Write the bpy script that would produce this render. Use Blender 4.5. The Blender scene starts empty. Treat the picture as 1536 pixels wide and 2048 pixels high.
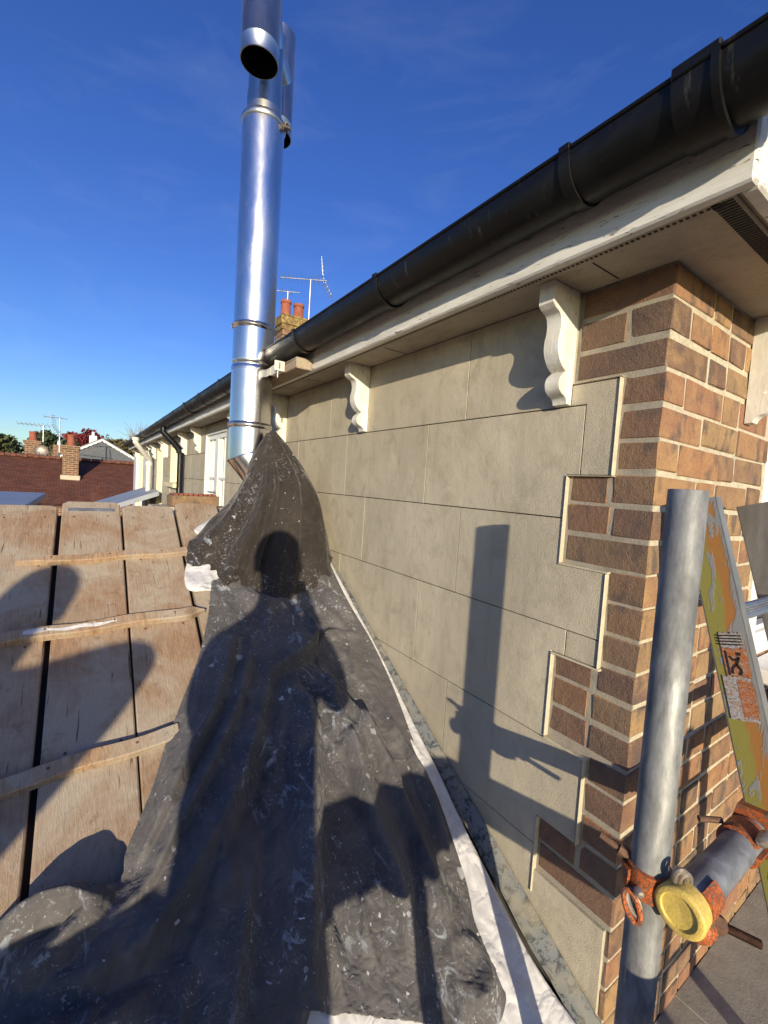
import bpy, bmesh, math, random
import numpy as np
from mathutils import Vector, Matrix, noise as mnoise

random.seed(7); rng = np.random.RandomState(11)
S = bpy.context.scene
COL = S.collection

# ------------------------------------------------------------------ camera
CAM = Vector((-1.0084, -0.4534, -0.0597))
YAW, PITCH, ROLL = 0.5995, -0.05724, 0.0638
Fw = Vector((math.sin(YAW)*math.cos(PITCH), math.cos(YAW)*math.cos(PITCH), math.sin(PITCH)))
r0 = Vector((math.cos(YAW), -math.sin(YAW), 0)); u0 = r0.cross(Fw)
Rt = r0*math.cos(ROLL) + u0*math.sin(ROLL); Up = Rt.cross(Fw)
cam = bpy.data.cameras.new('camera'); camo = bpy.data.objects.new('camera', cam); COL.objects.link(camo)
camo.matrix_world = Matrix(((Rt.x, Up.x, -Fw.x, CAM.x), (Rt.y, Up.y, -Fw.y, CAM.y), (Rt.z, Up.z, -Fw.z, CAM.z), (0, 0, 0, 1)))
cam.sensor_fit = 'VERTICAL'; cam.sensor_height = 24.0; cam.lens = 24.0*873.5/2048
cam.clip_start = 0.01; cam.clip_end = 2000
S.camera = camo

# ------------------------------------------------------------------ sky and sun
SUN = Vector((0.388, 0.903, -0.1815)).normalized()          # direction the light travels
elev = math.asin(-SUN.z); az = math.atan2(-SUN.x, -SUN.y)     # direction to the sun, clockwise from +Y
W = bpy.data.worlds.new('World'); S.world = W; W.use_nodes = True
nt = W.node_tree; bg = nt.nodes['Background']
sky = nt.nodes.new('ShaderNodeTexSky'); sky.sky_type = 'NISHITA'; sky.sun_disc = False
sky.sun_elevation = elev; sky.sun_rotation = az
sky.altitude = 0; sky.air_density = 1.0; sky.dust_density = 0.6; sky.ozone_density = 4.0
tc = nt.nodes.new('ShaderNodeTexCoord')
mp = nt.nodes.new('ShaderNodeMapping'); mp.inputs['Scale'].default_value = (3.0, 1.2, 9.0); mp.inputs['Rotation'].default_value = (0.25, 0.2, 0.5)
cn = nt.nodes.new('ShaderNodeTexNoise'); cn.inputs['Scale'].default_value = 1.6; cn.inputs['Detail'].default_value = 7; cn.inputs['Roughness'].default_value = 0.62; cn.inputs['Distortion'].default_value = 0.6
cr = nt.nodes.new('ShaderNodeMapRange'); cr.inputs['From Min'].default_value = 0.5; cr.inputs['From Max'].default_value = 0.85; cr.inputs['To Max'].default_value = 0.07
cm = nt.nodes.new('ShaderNodeMix'); cm.data_type = 'RGBA'; cm.inputs['B'].default_value = (4.2, 4.6, 5.2, 1)
nt.links.new(tc.outputs['Generated'], mp.inputs['Vector']); nt.links.new(mp.outputs['Vector'], cn.inputs['Vector'])
nt.links.new(cn.outputs['Fac'], cr.inputs['Value']); nt.links.new(cr.outputs['Result'], cm.inputs['Factor'])
hs = nt.nodes.new('ShaderNodeHueSaturation'); hs.inputs['Saturation'].default_value = 1.13; hs.inputs['Value'].default_value = 1.25; hs.inputs['Hue'].default_value = 0.523
nt.links.new(sky.outputs['Color'], hs.inputs['Color']); nt.links.new(hs.outputs['Color'], cm.inputs['A']); nt.links.new(cm.outputs['Result'], bg.inputs['Color'])
bg.inputs['Strength'].default_value = 0.14
sl = bpy.data.lights.new('sun', 'SUN'); sl.energy = 5.0; sl.angle = math.radians(0.55); sl.color = (1.0, 0.86, 0.64)
so = bpy.data.objects.new('sun', sl); COL.objects.link(so)
so.rotation_euler = SUN.to_track_quat('-Z', 'Y').to_euler(); so.location = (-5, -12, 6)
S.view_settings.view_transform = 'Standard'; S.view_settings.look = 'None'; S.view_settings.gamma = 1
S.view_settings.use_curve_mapping = False; S.view_settings.exposure = 0.22
S.render.engine = 'CYCLES'
S.cycles.max_bounces = 6; S.cycles.diffuse_bounces = 3; S.cycles.glossy_bounces = 3; S.cycles.transmission_bounces = 2; S.cycles.volume_bounces = 0; S.cycles.caustics_reflective = False; S.cycles.caustics_refractive = False
S.render.resolution_x = 768; S.render.resolution_y = 1024

# ------------------------------------------------------------------ mesh helpers
class MB:
    def __init__(s): s.v = []; s.f = []
    def add(s, vs, fs):
        o = len(s.v); s.v += [tuple(p) for p in vs]; s.f += [tuple(i+o for i in q) for q in fs]; return s
    def box(s, x0, x1, y0, y1, z0, z1, c=0.0, jit=0.0, M=None):
        """chamfered box"""
        X = (x0, x1); Y = (y0, y1); Z = (z0, z1); V = []
        idx = {}
        if c <= 0:
            for i in (0, 1):
                for j in (0, 1):
                    for k in (0, 1): idx[i, j, k] = len(V); V.append(Vector((X[i], Y[j], Z[k])))
            q = lambda *a: tuple(idx[t] for t in a)
            Fs = [q((0,0,0),(0,0,1),(0,1,1),(0,1,0)), q((1,0,0),(1,1,0),(1,1,1),(1,0,1)), q((0,0,0),(1,0,0),(1,0,1),(0,0,1)),
                  q((0,1,0),(0,1,1),(1,1,1),(1,1,0)), q((0,0,0),(0,1,0),(1,1,0),(1,0,0)), q((0,0,1),(1,0,1),(1,1,1),(0,1,1))]
        else:
            sg = (1, -1)
            for i in (0, 1):
                for j in (0, 1):
                    for k in (0, 1):
                        for a in range(3):
                            p = [X[i], Y[j], Z[k]]
                            for b, e in enumerate((i, j, k)):
                                if b != a: p[b] += sg[e]*c
                            if jit: p = [t + random.uniform(-jit, jit) for t in p]
                            idx[i, j, k, a] = len(V); V.append(Vector(p))
            Fs = []
            for a in range(3):
                b, d = (a+1) % 3, (a+2) % 3
                for e in (0, 1):
                    def K(eb, ed):
                        t = [0, 0, 0]; t[a] = e; t[b] = eb; t[d] = ed; return idx[t[0], t[1], t[2], a]
                    Fs.append((K(0, 0), K(1, 0), K(1, 1), K(0, 1)) if e else (K(0, 0), K(0, 1), K(1, 1), K(1, 0)))
            for a in range(3):                       # edges along axis a
                b, d = (a+1) % 3, (a+2) % 3
                for eb in (0, 1):
                    for ed in (0, 1):
                        def K(ea, ax):
                            t = [0, 0, 0]; t[a] = ea; t[b] = eb; t[d] = ed; return idx[t[0], t[1], t[2], ax]
                        Fs.append((K(0, b), K(1, b), K(1, d), K(0, d)))
            for i in (0, 1):
                for j in (0, 1):
                    for k in (0, 1): Fs.append((idx[i, j, k, 0], idx[i, j, k, 1], idx[i, j, k, 2]))
        if M is not None: V = [M @ p for p in V]
        return s.add(V, Fs)
    def loops(s, L, closed=True, caps=True):
        n = len(L[0]); vs = [p for l in L for p in l]; fs = []
        for a in range(len(L)-1):
            for i in range(n if closed else n-1):
                j = (i+1) % n; fs.append((a*n+i, a*n+j, (a+1)*n+j, (a+1)*n+i))
        if caps and closed:
            fs.append(tuple(reversed(range(n)))); fs.append(tuple((len(L)-1)*n+i for i in range(n)))
        return s.add(vs, fs)
    def tube(s, pts, r, n=16, caps=True):
        pts = [Vector(p) for p in pts]; L = []
        rr = r if isinstance(r, (list, tuple)) else [r]*len(pts)
        t0 = (pts[1]-pts[0]).normalized(); up = Vector((0, 0, 1)) if abs(t0.z) < .9 else Vector((1, 0, 0))
        a = t0.cross(up).normalized()
        for i, p in enumerate(pts):
            if i == 0: t = t0
            elif i == len(pts)-1: t = (pts[-1]-pts[-2]).normalized()
            else: t = ((pts[i+1]-p).normalized() + (p-pts[i-1]).normalized()).normalized()
            a = (a - t*a.dot(t)).normalized(); b = t.cross(a)
            k = 1.0
            if 0 < i < len(pts)-1:
                cs = t.dot((p-pts[i-1]).normalized()); k = 1/max(.5, cs)
            L.append([p + (a*math.cos(q)+b*math.sin(q))*rr[i] for q in [2*math.pi*m/n for m in range(n)]])
        return s.loops(L, True, caps)
    def lathe(s, c, prof, n=24, axis=(0, 0, 1), caps=True):
        c = Vector(c); t = Vector(axis).normalized(); up = Vector((1, 0, 0)) if abs(t.x) < .9 else Vector((0, 1, 0))
        a = t.cross(up).normalized(); b = t.cross(a)
        L = [[c + t*h + (a*math.cos(q)+b*math.sin(q))*r for q in [2*math.pi*m/n for m in range(n)]] for r, h in prof]
        return s.loops(L, True, caps)
    def prism(s, poly, d0, d1, fn, c=0.0):
        """poly 2d outline extruded from d0 (back) to d1 (front); fn(a,b,d)->3d; front edge chamfered by c"""
        n = len(poly); A = sum(poly[i][0]*poly[(i+1) % n][1]-poly[(i+1) % n][0]*poly[i][1] for i in range(n))
        if A < 0: poly = poly[::-1]
        L = [[Vector(fn(p[0], p[1], d0)) for p in poly]]
        if c > 0:
            sg = 1 if d1 > d0 else -1
            L.append([Vector(fn(p[0], p[1], d1-sg*c)) for p in poly])
            ins = []
            for i in range(n):
                p0, p1, p2 = (Vector(poly[i-1]), Vector(poly[i]), Vector(poly[(i+1) % n]))
                e1 = (p1-p0).normalized(); e2 = (p2-p1).normalized()
                n1 = Vector((-e1.y, e1.x)); n2 = Vector((-e2.y, e2.x)); m = n1+n2
                m = m / max(.3, (1+n1.dot(n2)))
                ins.append(p1 + m*c)
            L.append([Vector(fn(p[0], p[1], d1)) for p in ins])
        else: L.append([Vector(fn(p[0], p[1], d1)) for p in poly])
        return s.loops(L)
    def mesh(s, name, smooth=False, angle=None):
        m = bpy.data.meshes.new(name); m.from_pydata(s.v, [], s.f)
        bm = bmesh.new(); bm.from_mesh(m); bmesh.ops.recalc_face_normals(bm, faces=bm.faces); bm.to_mesh(m); bm.free()
        if smooth:
            m.polygons.foreach_set('use_smooth', [True]*len(m.polygons))
            try: m.set_sharp_from_angle(angle=math.radians(angle or 40))
            except Exception: pass
        m.update(); return m

def link(name, data, mat=None, parent=None):
    o = bpy.data.objects.new(name, data); COL.objects.link(o)
    if mat is not None and data is not None:
        data.materials.clear(); data.materials.append(mat)
    if parent is not None:
        o.parent = parent; o.matrix_parent_inverse = Matrix.Translation(-WLOC.get(parent.name, Vector((0, 0, 0))))
        WLOC[o.name] = WLOC.get(o.name, Vector((0, 0, 0)))
    else: WLOC[o.name] = Vector((0, 0, 0))
    return o
WLOC = {}
def obj(name, mb, mat, parent=None, smooth=False, angle=None):
    return link(name, mb.mesh(name, smooth, angle), mat, parent)
def tag(o, label, cat, group=None):
    o['label'] = label; o['category'] = cat
    if group: o['group'] = group
    return o
def thing(name, loc, label, cat, group=None):
    o = bpy.data.objects.new(name, None); COL.objects.link(o); o.location = loc; o.empty_display_size = .1
    WLOC[o.name] = Vector(loc); return tag(o, label, cat, group)
def struct(name, mb, mat, smooth=False):
    o = obj(name, mb, mat, None, smooth); o['kind'] = 'structure'; return o

# ------------------------------------------------------------------ material helpers
class NM:
    def __init__(s, name, rough=.8, metal=0, spec=.5):
        s.m = bpy.data.materials.new(name); s.m.use_nodes = True; s.nt = s.m.node_tree; s.N = s.nt.nodes
        s.b = s.N['Principled BSDF']; s.b.inputs['Roughness'].default_value = rough; s.b.inputs['Metallic'].default_value = metal
        s.b.inputs['Specular IOR Level'].default_value = spec
        s.tc = s.N.new('ShaderNodeTexCoord'); s.oi = s.N.new('ShaderNodeObjectInfo'); s.last_bump = None
    def L(s, a, b): s.nt.links.new(a, b)
    def vec(s, scale=(1, 1, 1), rnd=0.0, rot=(0, 0, 0), coord='Object'):
        m = s.N.new('ShaderNodeMapping'); m.inputs['Scale'].default_value = scale; m.inputs['Rotation'].default_value = rot
        s.L(s.tc.outputs[coord], m.inputs['Vector'])
        if rnd:
            k = s.N.new('ShaderNodeMath'); k.operation = 'MULTIPLY'; k.inputs[1].default_value = rnd
            s.L(s.oi.outputs['Random'], k.inputs[0]); s.L(k.outputs[0], m.inputs['Location'])
        return m.outputs['Vector']
    def noise(s, vec, scale, detail=4, rough=.55, dist=0):
        n = s.N.new('ShaderNodeTexNoise'); n.inputs['Scale'].default_value = scale; n.inputs['Detail'].default_value = detail
        n.inputs['Roughness'].default_value = rough; n.inputs['Distortion'].default_value = dist; s.L(vec, n.inputs['Vector']); return n.outputs['Fac']
    def voro(s, vec, scale, feature='F1', rand=1):
        n = s.N.new('ShaderNodeTexVoronoi'); n.feature = feature; n.inputs['Scale'].default_value = scale; n.inputs['Randomness'].default_value = rand
        s.L(vec, n.inputs['Vector']); return n
    def rng(s, v, a, b, c=0, d=1):
        n = s.N.new('ShaderNodeMapRange'); s.L(v, n.inputs['Value'])
        for k, t in zip(('From Min', 'From Max', 'To Min', 'To Max'), (a, b, c, d)): n.inputs[k].default_value = t
        return n.outputs['Result']
    def math(s, op, a, b=None):
        n = s.N.new('ShaderNodeMath'); n.operation = op
        for i, t in enumerate((a, b)):
            if t is None: continue
            if isinstance(t, (int, float)): n.inputs[i].default_value = t
            else: s.L(t, n.inputs[i])
        return n.outputs[0]
    def mix(s, fac, a, b, blend='MIX'):
        n = s.N.new('ShaderNodeMix'); n.data_type = 'RGBA'; n.blend_type = blend
        for k, t in (('Factor', fac), ('A', a), ('B', b)):
            if isinstance(t, (int, float)): n.inputs[k].default_value = t
            elif isinstance(t, (tuple, list)): n.inputs[k].default_value = (t[0], t[1], t[2], 1)
            else: s.L(t, n.inputs[k])
        return n.outputs['Result']
    def ramp(s, v, stops, interp='LINEAR'):
        n = s.N.new('ShaderNodeValToRGB'); n.color_ramp.interpolation = interp; e = n.color_ramp.elements
        while len(e) < len(stops): e.new(0.5)
        for q, (p, c) in zip(e, stops): q.position = p; q.color = (c[0], c[1], c[2], 1)
        s.L(v, n.inputs['Fac']); return n.outputs['Color']
    def col(s, c):
        if isinstance(c, (tuple, list)): s.b.inputs['Base Color'].default_value = (c[0], c[1], c[2], 1)
        else: s.L(c, s.b.inputs['Base Color'])
        return s
    def rough(s, v): s.L(v, s.b.inputs['Roughness']); return s
    def bump(s, h, dist=.002, strength=1.0):
        n = s.N.new('ShaderNodeBump'); n.inputs['Distance'].default_value = dist; n.inputs['Strength'].default_value = strength
        s.L(h, n.inputs['Height'])
        if s.last_bump is not None: s.L(s.last_bump, n.inputs['Normal'])
        s.last_bump = n.outputs['Normal']; s.L(n.outputs['Normal'], s.b.inputs['Normal']); return s

def mat_render():
    k = NM('ashlar_render', .92, 0, .2); v = k.vec((1, 1, 1)); 
    big = k.noise(k.vec((1, 1, .55), .0), 2.6, 3, .6, .6); mid = k.noise(v, 14, 3, .65); fine = k.noise(v, 330, 2, .7)
    c = k.mix(k.rng(big, .36, .66), (.39, .348, .26), (.54, .487, .37))
    c = k.mix(k.rng(mid, .42, .72, 0, .42), c, (.41, .36, .265))
    st = k.noise(k.vec((1, 3.4, 3.0), 0, (0.55, 0, 0)), 3.2, 4, .65, .5)
    c = k.mix(k.rng(st, .50, .70, 0, .55), c, (.27, .235, .165)); sk = k.noise(k.vec((1, 9, .5)), 2.4, 4, .65, .3); c = k.mix(k.rng(sk, .55, .72, 0, .35), c, (.25, .225, .17))
    rnd = k.rng(k.oi.outputs['Random'], 0, 1, .91, 1.07); c = k.mix(1.0, c, k.mix(0.0, rnd, rnd), 'MULTIPLY')
    pits = k.rng(fine, .28, .36, 0, 1); c = k.mix(k.rng(fine, .3, .7, .0, .34), c, (.62, .55, .42)); c = k.mix(k.rng(pits, 0, 1, .5, 0), c, (.17, .15, .1))
    k.col(c); k.bump(k.math('ADD', k.math('MULTIPLY', mid, 2.0), fine), .0016, .9); return k.m
def mat_brick(name='brick', soot=0.0):
    k = NM(name, .93, 0, .2); v = k.vec((1, 1, 1), 7.0)
    base = k.ramp(k.oi.outputs['Random'], [(0, (.13, .082, .062)), (.18, (.24, .135, .085)), (.36, (.33, .165, .085)), (.52, (.30, .20, .105)), (.68, (.17, .10, .078)), (.84, (.36, .22, .105)), (1, (.26, .125, .082))])
    n1 = k.noise(v, 16, 3, .6, .4); n2 = k.noise(v, 75, 4, .7); n3 = k.noise(v, 330, 2, .7); n4 = k.noise(k.vec((1, 1, .6), 3.0), 24, 3, .5)
    c = k.mix(k.rng(n1, .42, .70, 0, .5), base, (.42, .27, .125)); c = k.mix(k.rng(n4, .53, .68, 0, .8), c, (.10, .082, .075))
    c = k.mix(k.rng(n2, .52, .75, 0, .55), c, (.12, .075, .055)); c = k.mix(k.rng(n3, .58, .74, 0, .55), c, (.5, .42, .31))
    pit = k.rng(k.voro(v, 130).outputs['Distance'], .0, .13, 1, 0); pm = k.math('MULTIPLY', pit, k.rng(n2, .5, .6))
    c = k.mix(pm, c, (.05, .033, .026))
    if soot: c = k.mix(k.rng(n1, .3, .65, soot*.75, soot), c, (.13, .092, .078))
    k.col(c)
    k.bump(k.math('ADD', n2, k.math('MULTIPLY', n3, .5)), .0032, .9); return k.m
def mat_mortar():
    k = NM('mortar', .95, 0, .15); v = k.vec(); n = k.noise(v, 60, 6, .7); n2 = k.noise(v, 7, 4); f = k.noise(v, 500, 2)
    c = k.mix(k.rng(n, .35, .7), (.44, .39, .28), (.64, .58, .43)); c = k.mix(k.rng(n2, .5, .75, 0, .5), c, (.34, .30, .24))
    k.col(k.mix(k.rng(f, .6, .75, 0, .6), c, (.68, .64, .54))); k.bump(n, .006, .9); return k.m
def mat_paint(name, col, dirt=(.30, .26, .19), amount=.5, scale=1.0, rough=.55, stretch=(1, 1, 1), flake=0.0):
    k = NM(name, rough, 0, .4); v = k.vec(stretch); n = k.noise(v, 9*scale, 4, .65); n2 = k.noise(v, 60*scale, 3, .6)
    c = k.mix(k.rng(n, .45, .75, 0, amount), col, dirt); c = k.mix(k.rng(n2, .58, .75, 0, amount*.7), c, dirt)
    if flake:
        fl = k.rng(k.noise(k.vec(tuple(t*2 for t in stretch)), 20*scale, 7, .72, .5), 1-flake-.03, 1-flake, 0, 1); c = k.mix(fl, c, (.17, .14, .105)); k.bump(k.math('MULTIPLY', fl, -1), .0018, .9)
    k.col(c); k.bump(n2, .0015, .6); return k.m
def mat_board(name='scaffold_board_wood', tint=(1, 1, 1)):
    k = NM(name, .88, 0, .2); v = k.vec((1, 1, 1), 9.0)
    g1 = k.noise(k.vec((16, .55, 4), 9.0), 5.5, 5, .68, 1.2); g2 = k.noise(k.vec((95, 1.5, 20), 9.0), 7, 4, .7, .5); d = k.noise(v, 4.2, 5, .7, .6); p = k.noise(v, 26, 4, .7)
    T = lambda c: tuple(a*b for a, b in zip(c, tint))
    c = k.ramp(g1, [(.28, T((.12, .07, .04))), (.42, T((.29, .18, .105))), (.56, T((.43, .285, .17))), (.75, T((.55, .39, .245)))])
    c = k.mix(k.rng(g2, .46, .68, 0, .6), c, T((.13, .085, .055))); rv = k.rng(k.oi.outputs['Random'], 0, 1, 0, .6)
    c = k.mix(rv, c, T((.33, .19, .11)), 'MIX'); c = k.mix(k.rng(d, .38, .62, .1, .85), c, (.47, .415, .325)); c = k.mix(k.rng(p, .60, .74, 0, .6), c, (.15, .105, .07))
    kv = k.voro(k.vec((1, .42, 1), 9.0), 3.4).outputs['Distance']; c = k.mix(k.rng(kv, .035, .12, .85, 0), c, (.10, .055, .03)); ck = k.noise(k.vec((45, .35, 5), 9.0), 3, 3, .6, .6); c = k.mix(k.rng(ck, .66, .70, 0, .8), c, (.07, .045, .03))
    k.col(c); k.bump(k.math('ADD', g1, k.math('MULTIPLY', g2, .6)), .005, .8); return k.m
def mat_cloth(name, a, b, spots=1.0, spotcol=(.62, .63, .64), weave=1.0):
    k = NM(name, .86, 0, .25); v = k.vec(); n = k.noise(v, 5, 3, .6, .4); n2 = k.noise(v, 30, 3, .7)
    c = k.mix(k.rng(n, .35, .68), a, b); c = k.mix(k.rng(n2, .5, .8, 0, .35), c, tuple(t*1.7 for t in b))
    if spots:
        wob = k.N.new('ShaderNodeMix'); wob.data_type = 'VECTOR'; wob.inputs['Factor'].default_value = .028
        nz = k.N.new('ShaderNodeTexNoise'); nz.inputs['Scale'].default_value = 55; nz.inputs['Detail'].default_value = 2; k.L(v, nz.inputs['Vector'])
        k.L(v, wob.inputs['A']); k.L(nz.outputs['Color'], wob.inputs['B']); wv = wob.outputs['Result']
        gate0 = k.noise(v, 4.1, 2, .5)
        for sc, keep, rad in ((15, .84, .27), (44, .86, .36), (120, .92, .42)):
            vo = k.voro(wv, sc); r = k.N.new('ShaderNodeSeparateColor'); k.L(vo.outputs['Color'], r.inputs['Color'])
            on = k.math('MULTIPLY', k.rng(r.outputs['Red'], 1-(1-keep)*spots, 1-(1-keep)*spots+.01), k.rng(gate0, .46, .58, .08, 1)); rr = k.math('MULTIPLY', r.outputs['Green'], rad)
            m = k.math('MULTIPLY', k.rng(k.math('SUBTRACT', vo.outputs['Distance'], rr), -.04, .0, 1, 0), on)
            c = k.mix(k.math('MULTIPLY', m, k.rng(r.outputs['Blue'], 0, 1, .25, .95)), c, spotcol)
        sm = k.noise(k.vec((1.0, .33, 1), 0, (0, 0, .4)), 26, 4, .75, 1.0); gate = k.noise(v, 3.3, 3, .5)
        m = k.math('MULTIPLY', k.rng(sm, .57, .64), k.rng(gate, .48, .60)); c = k.mix(k.math('MULTIPLY', m, .62), c, (.40, .45, .50))
        sc2 = k.noise(k.vec((1.0, 1, 1)), 70, 4, .7, 2.0); m2 = k.math('MULTIPLY', k.rng(sc2, .60, .66), k.rng(gate, .44, .54)); c = k.mix(k.math('MULTIPLY', m2, .5), c, (.5, .5, .5))
    k.col(c)
    rd = lambda vv, sc, ds: k.math('ABSOLUTE', k.math('SUBTRACT', k.noise(vv, sc, 2, .45, ds), .5))
    k.bump(k.math('ADD', rd(k.vec((1.5, .8, 1)), 7.0, .5), k.math('MULTIPLY', rd(k.vec((1, 1.2, 1), 0, (0, 0, .7)), 17.0, .6), .45)), .05, .55)
    k.b.inputs['Sheen Weight'].default_value = .12; return k.m
def mat_metal(name, col, rough=.4, metal=1.0, var=.2, scale=30, stain=None, stretch=(1, 1, 1), bump=.0006):
    k = NM(name, rough, metal); v = k.vec(stretch); n = k.noise(v, scale, 6, .7); n2 = k.noise(v, scale*.3, 4, .6, .6); f = k.noise(v, scale*9, 3)
    lo = tuple(t*(1-var) for t in col); hi = tuple(min(1, t*(1+var)) for t in col); c = k.mix(k.rng(n, .3, .7), lo, hi)
    if stain: c = k.mix(k.rng(n2, .5, .68, 0, .85), c, stain)
    k.col(c); k.rough(k.rng(n2, .3, .7, max(.02, rough*.75), min(1, rough*1.3))); k.bump(n, bump*2, .4); k.bump(f, bump*.5, .5); return k.m
def mat_plain(name, col, rough=.6, metal=0, var=.15, scale=12, bump=.001):
    k = NM(name, rough, metal, .4); v = k.vec((1, 1, 1), 3); n = k.noise(v, scale, 5, .65); c = k.mix(k.rng(n, .3, .7), tuple(t*(1-var) for t in col), tuple(min(1, t*(1+var)) for t in col))
    k.col(c); k.bump(n, bump, .5); return k.m

M = {}
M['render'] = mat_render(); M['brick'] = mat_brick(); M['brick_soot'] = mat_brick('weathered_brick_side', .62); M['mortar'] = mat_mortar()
M['fascia'] = mat_paint('fascia_paint', (.80, .79, .73), (.36, .32, .26), .5, 1.6, .5, (1, .3, 1.8), .345)
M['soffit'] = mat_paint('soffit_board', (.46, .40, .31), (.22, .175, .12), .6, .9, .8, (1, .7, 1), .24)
M['corbel'] = mat_paint('corbel_paint', (.80, .78, .70), (.50, .41, .25), .55, 2.2, .5, (1, 1, .3), .33)
M['white'] = mat_paint('white_frame_paint', (.80, .80, .77), (.6, .58, .5), .3, 1, .35)
M['cream'] = mat_paint('cream_reveal_paint', (.78, .70, .46), (.5, .42, .26), .3, 1, .6)
M['bead'] = mat_paint('edge_bead', (.58, .52, .38), (.33, .28, .18), .5, 4, .6)
M['gutter'] = None
def mat_gutter():
    k = NM('black_gutter', .38, 0, .5); v = k.vec((1, .5, 1)); n = k.noise(v, 13, 7, .7, .8); n2 = k.noise(k.vec((1, 2.2, .5)), 24, 5, .65)
    c = k.mix(k.rng(n, .5, .78, 0, .5), (.006, .006, .0065), (.022, .021, .02)); c = k.mix(k.rng(n2, .62, .76, 0, .5), c, (.12, .115, .10)); k.col(c); k.rough(k.rng(n, .35, .7, .32, .6)); k.b.inputs['Specular IOR Level'].default_value = .3; k.bump(n, .001, .4); return k.m
M['gutter'] = mat_gutter()
M['board'] = mat_board(); M['batten'] = mat_board('cleat_wood', (1.25, 1.2, 1.08))
M['cloth'] = mat_cloth('charcoal_dust_sheet', (.078, .074, .075), (.125, .119, .117), 1.0)
M['cloth2'] = mat_cloth('brown_black_dust_sheet', (.026, .021, .018), (.044, .036, .031), .6, (.68, .67, .64))
M['wcloth'] = mat_cloth('white_dust_sheet', (.56, .555, .555), (.66, .655, .65), 0)
def mat_steel():
    k = NM('polished_steel', .12, 1.0); v = k.vec((1, 1, .12)); n = k.noise(v, 30, 4, .6); n2 = k.noise(k.vec((1, 1, .35)), 7, 5, .6, .4)
    k.col((.80, .80, .80)); k.rough(k.rng(n2, .35, .7, .17, .36)); k.bump(k.noise(k.vec((1, 1, .25)), 6, 2), .006, .3); return k.m
M['steel'] = mat_steel(); M['steel_dull'] = mat_metal('cowl_steel', (.60, .60, .59), .33, 1.0, .1, 20, (.45, .43, .40), (1, 1, .3))
M['soot'] = mat_plain('soot_black', (.006, .006, .006), .95)
M['galv'] = mat_metal('galvanised_tube', (.25, .255, .245), .62, .35, .4, 55, (.12, .125, .125), (1, 1, .30))
M['galv2'] = mat_metal('galvanised_ledger', (.26, .275, .30), .58, .45, .4, 40, (.15, .155, .17))
M['alu'] = mat_metal('ladder_alloy', (.30, .30, .285), .5, .6, .25, 30, (.17, .17, .15), (1, 1, .3))
M['orange'] = mat_paint('orange_coupler_paint', (.52, .125, .03), (.12, .055, .035), .9, 6, .45, (1, 1, 1), .44)
M['rust'] = mat_plain('rusty_steel', (.15, .085, .055), .75, .3, .4, 90)
M['bolt'] = mat_metal('weathered_bolt', (.36, .31, .26), .5, .7, .3, 80, (.2, .13, .08))
M['yellow'] = mat_paint('yellow_end_cap', (.70, .52, .13), (.34, .24, .08), .55, 6, .45)
def mat_ladder_paint():
    k = NM('worn_ladder_paint', .55, 0, .4); v = k.vec(); n = k.noise(k.vec((1, 1, .32)), 30, 7, .72, .6); n2 = k.noise(v, 10, 5, .6); n3 = k.noise(k.vec((1, 2.0, .3)), 26, 6, .7, .5)
    sp = k.N.new('ShaderNodeSeparateXYZ'); k.L(k.tc.outputs['Object'], sp.inputs[0])
    # position across the stile face: y + 0.284*z
    acr = k.math('ADD', sp.outputs['Y'], k.math('MULTIPLY', sp.outputs['Z'], -.2839))
    acr = k.math('ADD', acr, k.math('MULTIPLY', k.math('SUBTRACT', n3, .5), .06))
    c = k.mix(k.rng(acr, -.068, -.060), (.38, .17, .045), (.28, .25, .06)); c = k.mix(k.rng(n2, .5, .7, 0, .5), c, (.27, .26, .07))
    al = k.math('MAXIMUM', k.rng(n, .54, .58), k.rng(acr, -.083, -.090)); c = k.mix(al, c, (.26, .265, .26)); c = k.mix(k.rng(n3, .66, .7, 0, .8), c, (.09, .085, .07)); k.col(c); k.bump(al, .0006, .7); return k.m
M['ladder_paint'] = mat_ladder_paint()
M['lead'] = None
def mat_lead():
    k = NM('flaking_flashing', .75, 0, .3); v = k.vec(); n = k.noise(v, 42, 7, .75, .6); n2 = k.noise(v, 9, 4)
    c = k.mix(k.rng(n, .5, .56), (.185, .20, .205), (.06, .066, .072)); c = k.mix(k.rng(n2, .5, .68, 0, .7), c, (.32, .29, .21)); k.col(c); k.bump(n, .003, .8); return k.m
M['lead'] = mat_lead()
M['concrete'] = mat_paint('terrace_felt', (.34, .33, .28), (.20, .19, .155), .6, 2, .9, (1, 1, 1), .2)
M['slab'] = mat_plain('old_roof_slab', (.05, .045, .04), .9)
M['terracotta'] = mat_plain('terracotta', (.31, .10, .06), .85, 0, .25, 9, .003)
def mat_rooftile():
    k = NM('clay_roof_tiles', .9, 0, .2); b = k.N.new('ShaderNodeTexBrick'); b.offset = .5; v = k.vec((1, 1, 1), 0, (0, 0, 0)); k.L(v, b.inputs['Vector'])
    b.inputs['Scale'].default_value = 1; b.inputs['Brick Width'].default_value = .17; b.inputs['Row Height'].default_value = .105; b.inputs['Mortar Size'].default_value = .007
    b.inputs['Color1'].default_value = (.20, .075, .045, 1); b.inputs['Color2'].default_value = (.12, .05, .034, 1); b.inputs['Mortar'].default_value = (.04, .02, .02, 1)
    n = k.noise(v, 2.2, 6, .7); n2 = k.noise(k.vec((1, .3, .3)), 1.4, 5, .6); c = k.mix(k.rng(n, .45, .7, 0, .5), b.outputs['Color'], (.14, .075, .06)); c = k.mix(k.rng(n2, .55, .7, 0, .5), c, (.26, .11, .065)); k.col(c)
    k.bump(k.rng(b.outputs['Fac'], 0, 1, 1, 0), .02, .8); return k.m
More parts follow.
